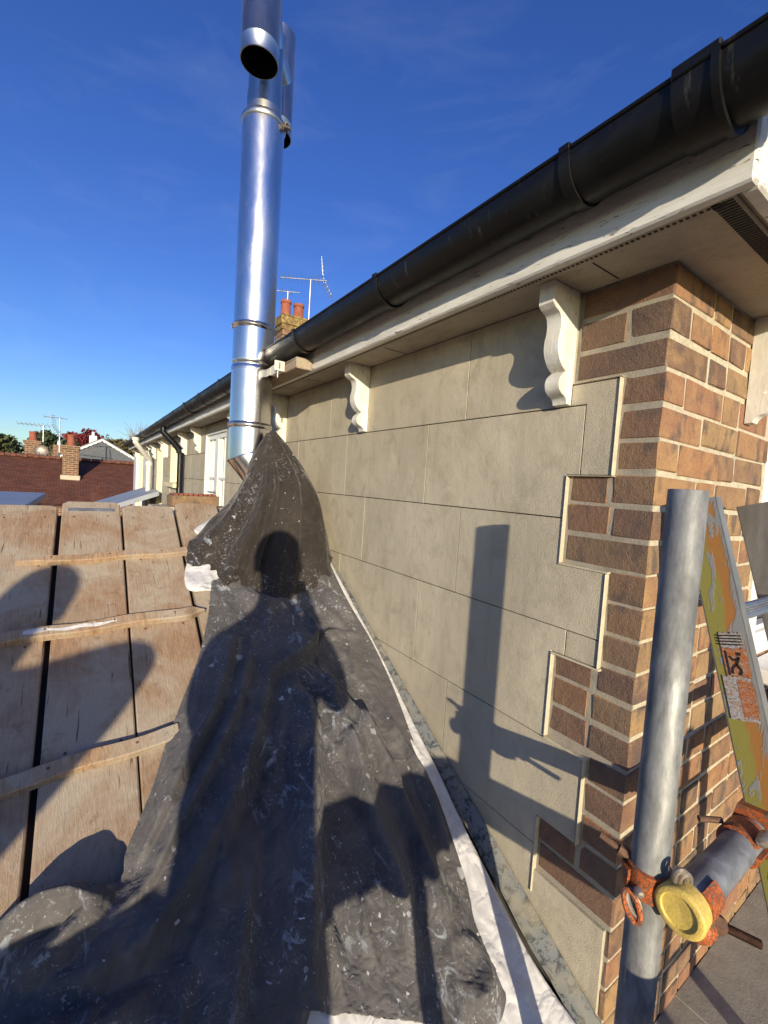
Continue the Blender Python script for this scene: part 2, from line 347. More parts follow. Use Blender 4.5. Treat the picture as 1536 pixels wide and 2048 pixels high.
M['rooftile'] = mat_rooftile()
M['slate'] = mat_plain('slate_grey', (.115, .125, .135), .7, 0, .25, 6)
M['zinc'] = mat_plain('grey_flat_roof', (.30, .33, .37), .5, 0, .15, 3)
M['glass'] = NM('window_glass', .05, 0, .8).col((.03, .035, .04)).m
M['far_white'] = mat_plain('far_white_paint', (.78, .77, .73), .6, 0, .06)
M['far_brick'] = None
def mat_farbrick():
    k = NM('chimney_brick', .92, 0, .2); b = k.N.new('ShaderNodeTexBrick'); b.offset = .5; v = k.vec(); 
    # rows follow height: swap so that brick rows run along Z on vertical faces
    sp = k.N.new('ShaderNodeSeparateXYZ'); k.L(v, sp.inputs[0]); cb = k.N.new('ShaderNodeCombineXYZ'); k.L(k.math('ADD', sp.outputs['X'], sp.outputs['Y']), cb.inputs['X']); k.L(sp.outputs['Z'], cb.inputs['Y']); k.L(cb.outputs[0], b.inputs['Vector'])
    b.inputs['Scale'].default_value = 1; b.inputs['Brick Width'].default_value = .225; b.inputs['Row Height'].default_value = .075; b.inputs['Mortar Size'].default_value = .009
    b.inputs['Color1'].default_value = (.24, .115, .065, 1); b.inputs['Color2'].default_value = (.15, .075, .05, 1); b.inputs['Mortar'].default_value = (.40, .33, .22, 1)
    n = k.noise(v, 5, 6, .7); c = k.mix(k.rng(n, .5, .75, 0, .6), b.outputs['Color'], (.10, .06, .045)); k.col(c); k.bump(k.rng(b.outputs['Fac'], 0, 1, 1, 0), .01, .8); return k.m
M['far_brick'] = mat_farbrick()
def mat_lichen():
    k = NM('lichen_brick', .95, 0, .2); v = k.vec(); n = k.noise(v, 9, 7, .75); c = k.mix(k.rng(n, .45, .6), (.17, .105, .06), (.42, .33, .09)); k.col(c); k.bump(n, .02, .6); return k.m
M['lichen'] = mat_lichen()
def mat_leaf(name, a, b):
    k = NM(name, .7, 0, .3); n = k.noise(k.vec(), 1.1, 4); k.col(k.mix(k.rng(n, .35, .65), a, b)); return k.m
M['leaf_green'] = mat_leaf('leaf_green', (.045, .065, .022), (.10, .11, .04)); M['leaf_dark'] = mat_leaf('leaf_dark_green', (.03, .05, .022), (.065, .085, .035))
M['leaf_red'] = mat_leaf('leaf_maroon', (.13, .018, .022), (.22, .04, .04)); M['leaf_olive'] = mat_leaf('leaf_olive', (.10, .095, .04), (.17, .14, .06))
M['bark'] = mat_plain('bark', (.14, .105, .075), .9, 0, .3, 8); M['twig'] = mat_plain('bare_twigs', (.26, .21, .15), .9)
M['ground'] = mat_plain('ground_earth', (.17, .165, .14), .95, 0, .25, .4)
M['denim'] = mat_plain('dark_trousers', (.03, .035, .055), .9); M['jacket'] = mat_plain('navy_jacket', (.035, .045, .07), .85); M['hoody'] = mat_plain('grey_sweatshirt', (.16, .16, .165), .9)
M['skin'] = mat_plain('skin', (.55, .34, .25), .55, 0, .06); M['hair'] = mat_plain('brown_hair', (.05, .03, .02), .7); M['phone'] = mat_plain('phone_black', (.015, .015, .017), .25); M['boot'] = mat_plain('work_boot_tan', (.22, .13, .06), .8)
M['grey_pvc'] = mat_plain('off_white_pvc', (.68, .66, .60), .5, 0, .08)
M['antenna'] = mat_metal('aerial_alloy', (.55, .56, .58), .4, .8, .1, 20)
M['rope'] = mat_metal('ribbed_rung_alloy', (.42, .43, .44), .42, .85, .2, 40)

# ================================================================== GROUND
g = MB(); g.add([(-400, -400, -3.6), (400, -400, -3.6), (400, 600, -3.6), (-400, 600, -3.6)], [(0, 1, 2, 3)])
struct('ground', g, M['ground'])

# ================================================================== HOUSE
EAVE = 12.0
house = thing('house', (0, 0, -3.6), 'rendered house with brick quoins, white eaves and black gutter', 'house')
# wall core: faces the mortar colour, set 10 mm behind brick faces; openings left free
wallm = MB()
BX = .008                                          # brick face plane on the long side
MX = .0115                                          # mortar plane
OPEN = [(3.55, 4.37, -3.2, .36), (5.96, 6.66, -.19, .34), (7.42, 8.15, -1.6, .34), (10.2, 11.3, -1.6, .34)]
y = .0
ys = [0.009] + [t for o in OPEN for t in o[:2]] + [EAVE]
for i in range(0, len(ys), 2): wallm.box(MX, .3, ys[i] if i else .0035, ys[i+1], -3.6, .453)
for o in OPEN:
    wallm.box(MX, .3, o[0], o[1], -3.6, o[2]); wallm.box(MX, .3, o[0], o[1], o[3], .453)
# return wall with a window opening at x .70-1.9, z -.53 .. .40
wallm.box(.3, .70, .0035, .3, -3.6, .453); wallm.box(.70, 1.9, .0035, .3, -3.6, -.53); wallm.box(.70, 1.9, .0035, .3, .36, .453); wallm.box(1.9, 4, .0035, .3, -3.6, .453)
wall = obj('wall', wallm, M['mortar'], house)

# --- ashlar render blocks (each its own piece, chamfered so the joints are recessed)
fn = lambda a, b, d: (d, a, b)
J = .0030
def block(poly, c=.0007):
    n = len(poly); A = sum(poly[i][0]*poly[(i+1) % n][1]-poly[(i+1) % n][0]*poly[i][1] for i in range(n))
    if A < 0: poly = poly[::-1]
    q = []
    for i in range(n):
        p0, p1, p2 = Vector(poly[i-1]), Vector(poly[i]), Vector(poly[(i+1) % n]); e1 = (p1-p0).normalized(); e2 = (p2-p1).normalized()
        m = (Vector((-e1.y, e1.x)) + Vector((-e2.y, e2.x))); m /= max(.3, 1+e1.dot(e2)); q.append(tuple(p1+m*J*.5))
    d1 = random.uniform(-.0006, .0006)
    obj('render_block', MB().prism(q, MX-.001, d1, fn, c), M['render'], wall)
zA, zB, zC, zD, zE = .173, -.11, -.391, -.69, -.985
R4 = lambda y0, y1, z0, z1: [(y0, z0), (y1, z0), (y1, z1), (y0, z1)]
TOP = .4547
block(R4(.216, .588, zA, TOP)); 
block([(.096, 0), (.174, 0), (.174, zA), (.216, zA), (.216, .226), (.096, .226)])
block([(.174, 0), (.174, zA), (.772, zA), (.772, zB), (.212, zB), (.212, 0)])
block([(.21, zB), (.58, zB), (.58, zC), (.088, zC), (.088, -.224), (.21, -.224)])
block(R4(.088, .173, -.457, zC))
block([(.173, zC), (.768, zC), (.768, zD), (.21, zD), (.21, -.457), (.173, -.457)])
block([(.1, zD), (.585, zD), (.585, zE), (.21, zE), (.21, -.905), (.1, -.905)])
block([(.21, zE), (.78, zE), (.78, -1.28), (.0125, -1.28), (.0125, -1.052), (.21, -1.052)])
rows = [(zA, TOP, [.588, 1.55, 2.14, 2.75, 3.55]), (zB, zA, [.772, 1.365, 1.94, 2.5, 3.05, 3.55]), (zC, zB, [.58, 1.175, 1.77, 2.35, 2.95, 3.55]),
        (zD, zC, [.768, 1.37, 1.96, 2.55, 3.1, 3.55]), (zE, zD, [.585, 1.18, 1.77, 2.36, 2.95, 3.55]), (-1.28, zE, [.78, 1.37, 1.97, 2.56, 3.55])]
for z0, z1, yy in rows:
    for a, b in zip(yy[:-1], yy[1:]): block(R4(a, b, z0, z1))
for z0, z1 in ((zA, TOP), (zB, zA), (zC, zB), (zD, zC), (zE, zD)):
    for a, b in ((4.37, 5.1), (5.1, 5.96), (6.66, 7.42), (8.15, 9.0)):
        if (a, b) in ((5.1, 5.96),) or z1 <= 1: block(R4(a, b, z0, z1), .004)
for z0, z1 in ((zA, TOP), (zB, zA), (zC, zB), (zD, zC)):
    for a, b in ((9.0, 9.6), (9.6, 10.2), (11.3, 12.0)): block(R4(a, b, z0, z1), .004)
obj('joint_backing', MB().box(.0062, .0103, .23, 3.55, -1.27, .452), M['slab'], wall)
# --- quoin edge beads (cream render stop along the stepped brick edge)
def bead(y0, y1, z0, z1): obj('edge_bead', MB().box(-.0045, MX-.001, y0, y1, z0, z1, .0015, .0003), M['bead'], wall)
bw = .0048
bead(.0885, .216, .2275, .2275+bw*.6); 
bead(.0965-bw, .0955, 0, .227); bead(.0885, .2115, -bw*.5, -.0005); bead(.211-bw, .2105, -.224, -bw*.5-.0005); bead(.0805, .2105, -.2295, -.2245)
bead(.0885-bw, .0875, -.4575, -.23); bead(.0805, .2105, -.463, -.458); bead(.211-bw, .2105, -.684, -.4635); bead(.0925, .2105, -.690, -.6845)
bead(.1005-bw, .0995, -.905, -.6905); bead(.211-bw, .2105, -1.115, -.9055)

# --- bricks
CO = .075                                          # course height
def brick(x0, x1, y0, y1, z0, z1):
    j = lambda a=.0028: random.uniform(-a, a)
    obj('brick', MB().box(x0+j(.0008), x1+j(), y0+j(.0008), y1+j(), z0+j(), z1+j(), random.uniform(.002, .005), .0017), M['brick'], wall)
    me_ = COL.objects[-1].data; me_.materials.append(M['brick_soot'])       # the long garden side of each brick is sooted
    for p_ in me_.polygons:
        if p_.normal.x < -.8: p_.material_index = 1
M['mortar_grey'] = mat_paint('weathered_mortar', (.36, .32, .25), (.20, .175, .14), .7, 3, .95, (1, 1, 1), .3)
obj('mortar_face', MB().box(.0098, .0113, .0042, .225, -1.46, .4525), M['mortar_grey'], wall)
zlist = []
k = 0; ztop = .4515
while ztop > -1.46:
    zlist.append((ztop-CO+.009, ztop)); ztop -= CO
for i, (z0, z1) in enumerate(zlist):
    zm = (z0+z1)/2
    if zm > .228: e = .208
    elif zm > 0: e = .086
    elif zm > -.225: e = .201
    elif zm > -.457: e = .078
    elif zm > -.677: e = .201
    elif zm > -.905: e = .091
    elif zm > -1.052: e = .203
    else: e = .0125
    half = (i % 2 == 0)
    # the corner brick shows on both faces; on the return a stretcher when it is a header on the long side
    cx = .215 if half else .1025
    hd = e
    if e > .15:
        if half: cuts = [0, .1025, e]
        else: cuts = [0, e]
        if i in (0, 2, 8): cuts = [0, e]
        if i in (1, 7, 13): cuts = [0, .105+random.uniform(-.02, .02), e]
    else: cuts = [0, e]
    if e < .05: cy = .0125
    else: cy = cuts[1]
    brick(BX, cx-.004, 0, cy-(.010 if len(cuts) > 2 else .0), z0, z1)
    if len(cuts) > 2: brick(BX, .1, cuts[1], cuts[2], z0, z1)
    # return face run
    x = cx+.0065; st = not half
    end = .69 if -.55 < zm < .40 else 1.9
    n = 0
    while x < end-.02:
        ln = (.2135 if st else .1015)*random.uniform(.985, 1.015)
        if i % 3 == 1: ln = ln if n % 2 else (.1015 if st else .2135)
        x1 = min(x+ln, end-.004); brick(x, x1, 0, .1, z0, z1); x = x1+.0105; st = not st; n += 1
# --- soffit, fascia, vents
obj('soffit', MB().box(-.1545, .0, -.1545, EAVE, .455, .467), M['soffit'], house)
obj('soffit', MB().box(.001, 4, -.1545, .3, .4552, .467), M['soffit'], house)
for yy in (.12, .93, 1.62): obj('soffit_joint_strip', MB().box(-.11, -.002, yy-.0012, yy+.0012, .4536, .4545), M['slab'], house)
obj('fascia', MB().box(-.18, -.155, -.18, EAVE, .443, .605, .004, .0), M['fascia'], house)
obj('fascia', MB().box(-.1535, 4, -.1795, -.155, .4435, .604, .004), M['fascia'], house)
obj('fascia_lip', MB().box(-.1545, -.126, -.126, EAVE, .4475, .4545, .002), M['soffit'], house)
vs = MB(); yv = -.13
while yv < 2.2: vs.box(-.1450, -.1385, yv, yv+.0055, .4464, .4474); yv += .0105
o = obj('vent_slots', vs, M['slab'], house); o['kind'] = 'stuff'
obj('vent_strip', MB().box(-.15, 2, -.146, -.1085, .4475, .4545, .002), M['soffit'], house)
vs = MB(); xv = -.145
while xv < 1.0: vs.box(xv, xv+.0045, -.142, -.113, .4458, .4474); xv += .009
o = obj('vent_slots', vs, M['slab'], house); o['kind'] = 'stuff'

# --- corbels
def smooth(P, n=4):
    out = []
    for i in range(len(P)-1):
        p0, p1, p2, p3 = P[max(0, i-1)], P[i], P[i+1], P[min(len(P)-1, i+2)]
        for t in [q/n for q in range(n)]:
            out.append(tuple(.5*((2*p1[k]) + (-p0[k]+p2[k])*t + (2*p0[k]-5*p1[k]+4*p2[k]-p3[k])*t*t + (-p0[k]+3*p1[k]-3*p2[k]+p3[k])*t**3) for k in range(len(p1))))
    return out + [P[-1]]
up = smooth([(-.1045, .404), (-.092, .394), (-.074, .385), (-.067, .368), (-.0675, .345), (-.0725, .322), (-.071, .298), (-.060, .276), (-.046, .262), (-.033, .255)], 4)
lo = smooth([(-.044, .247), (-.0525, .238), (-.057, .224), (-.053, .209), (-.042, .199), (-.029, .194), (-.021, .186), (-.018, .177)], 4)
prof = [(-.001, .4545), (-.1055, .4545), (-.1055, .417)] + up + lo + [(-.001, .175)]
cm_ = MB().prism(prof, .021, -.021, lambda a, b, d: (a, d, b), .0022)
cmesh = cm_.mesh('corbel', True, 28)
for yy in (.235, 1.212, 2.16, 3.13, 4.62, 5.42, 6.95, 7.2, 8.35, 8.9, 9.8, 11.6):
    o = link('corbel', cmesh, M['corbel'], house); o.location = (0, yy, 0)
o = link('corbel', cmesh, M['corbel'], house); o.location = (.492, 0, 0); o.rotation_euler = (0, 0, math.pi/2)
o = link('corbel', cmesh, M['corbel'], house); o.location = (2.1, 0, 0); o.rotation_euler = (0, 0, math.pi/2)

# --- gutter
GX, GZ, GR = -.239, .562, .0585
def gutter_profile(r, t, a0=180, a1=360, n=20):
    o = [(GX+r*math.cos(math.radians(a)), GZ+r*1.02*math.sin(math.radians(a))) for a in np.linspace(a0, a1, n)]
    i = [(GX+(r-t)*math.cos(math.radians(a)), GZ+(r-t)*1.02*math.sin(math.radians(a))) for a in np.linspace(a1, a0, n)]
    return [(GX-r, GZ+.012)] + o + [(GX+r, GZ+.012)] + [(GX+r-t, GZ+.012)] + i + [(GX-r+t, GZ+.012)]
def sweep(prof, y0, y1, steps=1, wob=0.0):
    L = []
    for k in range(steps+1):
        yy = y0+(y1-y0)*k/steps; dz = wob*math.sin(yy*2.1)
        L.append([Vector((p[0], yy, p[1]+dz)) for p in prof])
    return MB().loops(L)
gut = obj('gutter', sweep(gutter_profile(GR, .003), -.262, 11.9, 24, .0015), M['gutter'], house, True, 35)
obj('gutter_rim', MB().tube([(GX-GR, -.262, GZ+.013), (GX-GR, 11.9, GZ+.013)], .0042, 10), M['gutter'], gut, True)
obj('stop_end', sweep([(GX-GR, GZ+.014)] + [(GX+(GR+.003)*math.cos(math.radians(a)), GZ+(GR+.003)*math.sin(math.radians(a))) for a in range(180, 361, 12)] + [(GX+GR, GZ+.014)], -.266, -.2615), M['gutter'], gut)
yb = .075
brk = []
while yb < 11.8: brk.append(yb); yb += .64
for yb in brk:
    b = sweep(gutter_profile(GR+.004, .0038), yb-.011, yb+.011); b.box(-.1805, -.19, yb-.011, yb+.011, .530, .575, .0)
    b.box(GX-GR-.006, GX-GR+.006, yb-.011, yb+.011, GZ+.008, GZ+.021, .001); b.v = b.v; obj('gutter_bracket', b, M['gutter'], gut, True, 35)
for yb in (-.135, 3.9, 7.9):
    b = sweep(gutter_profile(GR+.0055, .005), yb-.031, yb+.031); b.loops([[Vector((p[0], q, p[1])) for p in gutter_profile(GR+.0095, .004)] for q in (yb-.031, yb-.021)])
    b.box(GX-GR-.009, GX-GR+.006, yb-.031, yb+.031, GZ+.004, GZ+.022, .002)
    obj('gutter_union', b, M['gutter'], gut, True, 35)
# black downpipe with swan neck, far along the wall
obj('downpipe', MB().tube([(GX, 5.62, .52), (GX, 5.62, .44), (-.11, 5.5, .29), (-.06, 5.46, .2), (-.06, 5.46, -3.6)], .036, 14), M['gutter'], house, True)
obj('pipe_clip', MB().box(-.105, -.0, 5.415, 5.505, .19, .225, .004), M['gutter'], house)
# white pipe
wp = obj('downpipe', MB().tube([(-.34, 8.1, .50), (-.34, 8.1, .43), (-.16, 8.3, .22), (-.10, 8.4, .15), (-.10, 8.4, -3.6)], .045, 14), M['grey_pvc'], house, True)
obj('pipe_collar', MB().tube([(-.10, 8.4, .12), (-.10, 8.4, .05)], .056, 14), M['grey_pvc'], wp, True)
obj('pipe_collar', MB().tube([(-.34, 8.1, .51), (-.34, 8.1, .46)], .056, 14), M['grey_pvc'], wp, True)

# --- openings on the long wall
def reveal(y0, y1, z0, z1, mat):
    m = MB(); d0, d1 = .001, .16
    m.box(d0, d1, y0, y0+.012, z0, z1); m.box(d0, d1, y1-.012, y1, z0, z1); m.box(d0, d1, y0+.012, y1-.012, z1-.012, z1); obj('window_reveal', m, mat, house)
for (y0, y1, z0, z1), kind in zip(OPEN, ('french', 'sash', 'sash', 'sash')):
    reveal(y0, y1, z0, z1, M['cream'] if kind == 'sash' else M['white'])
    xw = .02 if kind == 'french' else .085
    w = thing('window_frame_group', (xw, (y0+y1)/2, z0), 'x', 'x'); del w['label']; del w['category']; w.name = 'window'; WLOC[w.name] = Vector((xw, (y0+y1)/2, z0))
    w.parent = house; w.matrix_parent_inverse = Matrix.Translation((0, 0, 3.6))
    fr = MB(); t = .045; ia, ib = y0+.013, y1-.013; zz0, zz1 = z0+.002, z1-.013
    fr.box(xw, xw+.06, ia, ia+t, zz0, zz1); fr.box(xw, xw+.06, ib-t, ib, zz0, zz1); fr.box(xw, xw+.06, ia+t, ib-t, zz1-t, zz1); fr.box(xw, xw+.06, ia+t, ib-t, zz0, zz0+t)
    if kind == 'french':
        ym = (ia+ib)/2; fr.box(xw-.002, xw+.06, ym-.05, ym+.05, zz0+t, zz1-t)
    obj('frame', fr, M['white'], w)
    obj('pane', MB().box(xw+.035, xw+.04, ia+t, ib-t, zz0+t, zz1-t), M['glass'], w)
    if kind == 'french':
        for q in (.2, .37, .63, .8): yq = ia+(ib-ia)*q; obj('glazing_bar', MB().box(xw+.008, xw+.034, yq-.012, yq+.012, zz0+t, zz1-t), M['white'], w)
        for zq in (-.08, -.5, -1.0): obj('glazing_bar', MB().box(xw+.006, xw+.0335, ia+t, ib-t, zq-.012, zq+.012), M['white'], w)
        obj('handle', MB().tube([(xw-.01, ym-.03, -.215), (xw-.05, ym-.03, -.215), (xw-.05, ym+.07, -.215)], .009, 8), M['steel_dull'], w)
    else:
        zq = (zz0+zz1)/2; obj('glazing_bar', MB().box(xw+.004, xw+.034, ia+t, ib-t, zq-.02, zq+.02), M['white'], w)
        obj('sill', MB().box(-.07, .084, y0-.06, y1+.06, z0-.06, z0-.001, .006), M['cream'], w)
# white cladding at the far end
obj('pilaster', MB().box(-.05, .0, 9.3, 9.95, -3.6, .30), M['white'], house); obj('pilaster', MB().box(-.06, .0, 11.35, 11.98, -3.6, .36), M['white'], house)
# --- window on the return wall
w = thing('w', (.7, .05, -.53), 'x', 'x'); del w['label']; del w['category']; w.name = 'window'; WLOC[w.name] = Vector((.7, .05, -.53)); w.parent = house; w.matrix_parent_inverse = Matrix.Translation((0, 0, 3.6))
fr = MB(); fr.box(.70, .765, .0, .075, -.53, .36, .004); fr.box(1.835, 1.9, .0, .075, -.53, .36, .004); fr.box(.766, 1.834, .0, .075, .295, .36, .004); fr.box(.766, 1.834, .001, .075, -.53, -.455, .004); fr.box(1.25, 1.31, .001, .075, -.454, .294, .004)
obj('frame', fr, M['white'], w); obj('pane', MB().box(.766, 1.834, .045, .05, -.454, .294), M['glass'], w)
obj('frame_bead', MB().box(.766, .785, .012, .044, -.4535, .2935, .003).box(.786, 1.249, .012, .044, -.4535, -.436, .003), M['white'], w)
obj('sill', MB().box(.665, 1.95, -.075, .0, -.575, -.531, .006), M['white'], w)
# --- roof of the house: hipped, stepped tile courses
rm = MB(); p = math.radians(30); x0 = -.235; nrow = 24; run = 3.4
for i in range(nrow):
    a, b = i*run/nrow, (i+1.12)*run/nrow; za = .602+a*math.tan(p)+.022; zb = .602+b*math.tan(p)+.004
    for q in (0, 1):                               # west slope, south slope
        if q == 0: P = [(x0+a, x0+a, za), (x0+a, 12.1, za), (x0+b, 12.1, zb), (x0+b, x0+b, zb)]
        else: P = [(x0+a, x0+a, za), (4.2, x0+a, za), (4.2, x0+b, zb), (x0+b, x0+b, zb)]
        dn = [(c[0], c[1], c[2]-.02) for c in P]
        rm.add(P+dn, [(0, 1, 2, 3), (0, 4, 5, 1), (1, 5, 6, 2), (2, 6, 7, 3), (3, 7, 4, 0), (4, 7, 6, 5)])
rm.box(-.154, 4.0, -.154, 12.0, .47, .60)
roof = obj('roof', rm, M['slate'], house)
obj('roof_end_wall', MB().prism([(-.1, .6), (4.1, .6), (4.1, 2.2), (3.0, 2.2)], 12.0, 12.05, lambda a, b, d: (a, d, b)), M['mortar'], house)
# --- big chimney on this roof
cx, cy = 2.83, 9.4
ch = MB(); ch.box(cx-.31, cx+.31, cy-.24, cy+.24, 1.5, 3.30)
chim = obj('chimney', ch, M['far_brick'], house)
obj('chimney_cap', MB().box(cx-.335, cx+.335, cy-.265, cy+.265, 3.301, 3.42, .006, .004).box(cx-.36, cx+.36, cy-.29, cy+.29, 3.421, 3.60, .01, .006).box(cx-.33, cx+.33, cy-.26, cy+.26, 3.601, 3.66, .02, .01), M['lichen'], chim)
for dx in (-.17, .14):
    obj('chimney_pot', MB().lathe((cx+dx, cy, 3.65), [(.125, 0), (.118, .04), (.105, .30), (.122, .31), (.127, .345), (.118, .37), (.10, .372), (.095, .2)], 18), M['terracotta'], chim, True, 50)

# ================================================================== LEAN-TO ROOF, BOARDS
TN = .6; RZ = -1.29; CP = math.cos(math.atan(TN)); SP = math.sin(math.atan(TN))
rz = lambda yy: RZ+TN*yy
NR = Vector((0, -SP, CP))
def slope_matrix(x, yy, lift=0.0, rot=0.0):
    """local frame on the roof: X across, Y up the slope, Z normal"""
    o = Vector((x, yy, rz(yy))) + NR*lift
    m = Matrix(((1, 0, 0, o.x), (0, CP, -SP, o.y), (0, SP, CP, o.z), (0, 0, 0, 1)))
    return m @ Matrix.Rotation(rot, 4, 'Z')
lean = thing('lean_to_roof', (-1.2, .8, -3.6), 'low sloping lean-to roof under the boards and dust sheets', 'roof')
rb = MB()
top, bot = 1.79, -.10
rb.add([(-2.6, bot, rz(bot)-.048), (0.005, bot, rz(bot)-.048), (0.005, top, rz(top)-.048), (-2.6, top, rz(top)-.048),
        (-2.6, bot, rz(bot)-.20), (0.005, bot, rz(bot)-.20), (0.005, top, rz(top)-.20), (-2.6, top, rz(top)-.20)], [(0, 1, 2, 3), (4, 7, 6, 5), (0, 4, 5, 1), (1, 5, 6, 2), (2, 6, 7, 3), (3, 7, 4, 0)])
obj('roof_slab', rb, M['slab'], lean)
obj('ridge_wall', MB().box(-2.6, -.01, 1.8, 1.95, -3.6, -.33), M['far_brick'], lean)
# flashing strip in the angle of wall and roof
fl = MB(); L_ = []
for i in range(41):
    yy = -.1+(1.62+.1)*i/40; zb = -1.262+.5695*yy; wv = .0025*math.sin(i*1.7)+.002*math.sin(i*.63)
    L_.append([Vector((-.004, yy, zb+.004)), Vector((-.0075, yy, zb+.006)), Vector((-.040+wv, yy, zb-.020)), Vector((-.048+wv, yy, zb-.036)), Vector((-.004, yy, zb-.06))])
fl.loops(L_)
obj('flashing', fl, M['lead'], lean, True, 30)
labs = ['old brown scaffold board at the far left edge of the roof', 'wide brown scaffold board left of the black gap', 'pale scaffold board with a metal end band, right of the black gap',
        'scaffold board between the banded board and the dust sheets', 'scaffold board with strong grain at its top end, beside the white sheet', 'scaffold board mostly hidden under the dust sheets']
bx = [(-1.54, -1.322), (-1.312, -1.105), (-1.090, -.886), (-.877, -.674), (-.662, -.474), (-.462, -.27)]
tops = [1.77, 1.782, 1.812, 1.795, 1.822, 1.803]
boards = []
for i, ((a, b), tt) in enumerate(zip(bx, tops)):
    ln = (tt+.09)/CP; m = slope_matrix((a+b)/2, tt, 0, random.uniform(-.003, .003)); hw = (b-a)/2
    mb = MB()
    # board with clipped corners, built as prism with slight cup and nail-worn edges
    cl = .018; poly = [(-hw, -ln), (hw, -ln), (hw, -cl), (hw-cl, 0), (-hw+cl, 0), (-hw, -cl)]
    mb.prism(poly, -.038, 0, lambda p_, q_, d: m @ Vector((p_, q_, d)), .0035)
    t = thing('scaffold_board', (m @ Vector((0, 0, 0))), labs[i], 'scaffold board', 'scaffold boards laid up the lean-to roof')
    obj('plank', mb, M['board'], t)
    if i == 2:
        obj('end_band', MB().box(-hw+.02, hw-.02, -.072, -.05, -.001, .0012, 0, 0, m), M['galv2'], t)
    boards.append(t)
    for q in (-.10, -.36, -.71, -1.12):
        for e_ in (-.55, .58): obj('nail', MB().lathe(m @ Vector((hw*e_+random.uniform(-.01, .01), q+random.uniform(-.02, .02), -.0004)), [(.0042, 0), (.0042, .0013), (.003, .0018)], 8, NR), M['rust'], t)
# cleats nailed across
def cleat(p0, p1, wd, th, label, tip0=0, tip1=0, mark=False):
    a = Vector((p0[0], p0[1], rz(p0[1]))); b = Vector((p1[0], p1[1], rz(p1[1]))); u = (b-a).normalized(); n = NR; v = n.cross(u)
    ln = (b-a).length; h = wd/2
    poly = []
    poly += [(0, -h*.1), (tip0, -h)] if tip0 else [(0, -h)]
    poly += [(ln-tip1, -h), (ln, -h*.2)] if tip1 else [(ln, -h)]
    poly += [(ln-tip1*.8, h)] if tip1 else [(ln, h)]
    poly += [(tip0*.9, h)] if tip0 else [(0, h)]
    t = thing('timber_cleat', a, label, 'batten', 'timber cleats nailed across the boards')
    f3 = lambda p_, q_, d: a+u*p_+v*(q_+.0035*math.sin(p_*23))+n*(d+.001)
    dense = []
    for i in range(len(poly)):
        p_, q_ = Vector(poly[i]), Vector(poly[(i+1) % len(poly)]); k = max(1, int((q_-p_).length/.04))
        for j in range(k): dense.append(tuple(p_.lerp(q_, j/k)+Vector((0, random.uniform(-.001, .001)))))
    obj('batten', MB().prism(dense, 0, th, f3, .003), M['batten'], t)
    for q in (.18, .5, .82): obj('nail', MB().lathe(f3(ln*q, h*.2, th-.0005), [(.0035, 0), (.0035, .0014)], 8, n), M['rust'], t)
    if mark: 
        pm = []
        for i in range(15): pm.append((.05+i*.017, -h*.05-.004-.003*math.sin(i*1.3)))
        for i in range(14, -1, -1): pm.append((.05+i*.017, h*.35+.004*math.sin(i*.9)))
        obj('white_paint_streak', MB().prism(pm, th-.0012, th+.0008, f3), M['wcloth'], t)
cleat((-1.205, 1.468), (-.655, 1.503), .034, .022, 'upper wooden cleat across the boards, pointed at its left end', .10, 0)
cleat((-1.205, 1.180), (-.642, 1.212), .040, .024, 'middle wooden cleat with a white paint streak and pointed right end', 0, .05, True)
cleat((-1.36, .79), (-.78, .832), .042, .024, 'lower wooden cleat across the boards, plain and dark', 0, 0)
# orange brick lying beyond the top of the boards
t = thing('loose_brick', (-.53, 2.02, -.24), 'loose orange-topped brick lying just beyond the top of the boards', 'brick')
t.rotation_euler = (0, 0, 0)
mm = Matrix.Translation((-.545, 2.0, -.192)) @ Matrix.Rotation(.12, 4, 'Z') @ Matrix.Rotation(-.02, 4, 'X')
obj('body', MB().box(-.115, .115, -.055, .055, -.0325, .024, .004, .0015, mm), M['brick'], t)
tm = MB()
for i in range(9): tm.box(-.108+i*.024, -.108+i*.024+.019, -.052, .05, .0235, .033, .003, .001, mm)
o = obj('ribbed_top', tm, M['terracotta'], t)
obj('mortar_bed', MB().box(-.75, -.3, 1.94, 2.1, -.30, -.226, .01, .004), M['mortar'], lean)

# ================================================================== DUST SHEETS
def polyd(px, py, P):
    """signed distance and parameter along a polyline"""
    best = np.full(px.shape, 1e9); sgn = np.ones(px.shape); par = np.zeros(px.shape); n = len(P)-1
    for i in range(n):
        ax, ay = P[i]; bx_, by_ = P[i+1]; dx, dy = bx_-ax, by_-ay; L2 = dx*dx+dy*dy+1e-12
        t = np.clip(((px-ax)*dx+(py-ay)*dy)/L2, 0, 1); qx = px-(ax+t*dx); qy = py-(ay+t*dy); d = np.hypot(qx, qy)
        m = d < best; best = np.where(m, d, best); sgn = np.where(m, np.sign(dx*qy-dy*qx), sgn); par = np.where(m, (i+t)/n, par)
    return best, sgn, par
def dens(P, n):
    P = smooth(P, 6); P = np.array(P); s = np.r_[0, np.cumsum(np.hypot(*np.diff(P, axis=0).T))]
    return P
def resample(P, n):
    """index-uniform smooth resample so that left and right curves stay paired"""
    Q = np.array(smooth(P, 8)); t = np.linspace(0, len(Q)-1, n); i = np.minimum(t.astype(int), len(Q)-2); f = (t-i)[:, None]
    return Q[i]*(1-f)+Q[i+1]*f
def fbm(x, y, sc, seed=0):
    out = np.zeros(x.shape); xf = (x*sc).ravel(); yf = (y*sc).ravel()
    v = np.array([mnoise.fractal(Vector((a, b, seed)), 1.0, 2.0, 3) for a, b in zip(xf, yf)]); return v.reshape(x.shape)
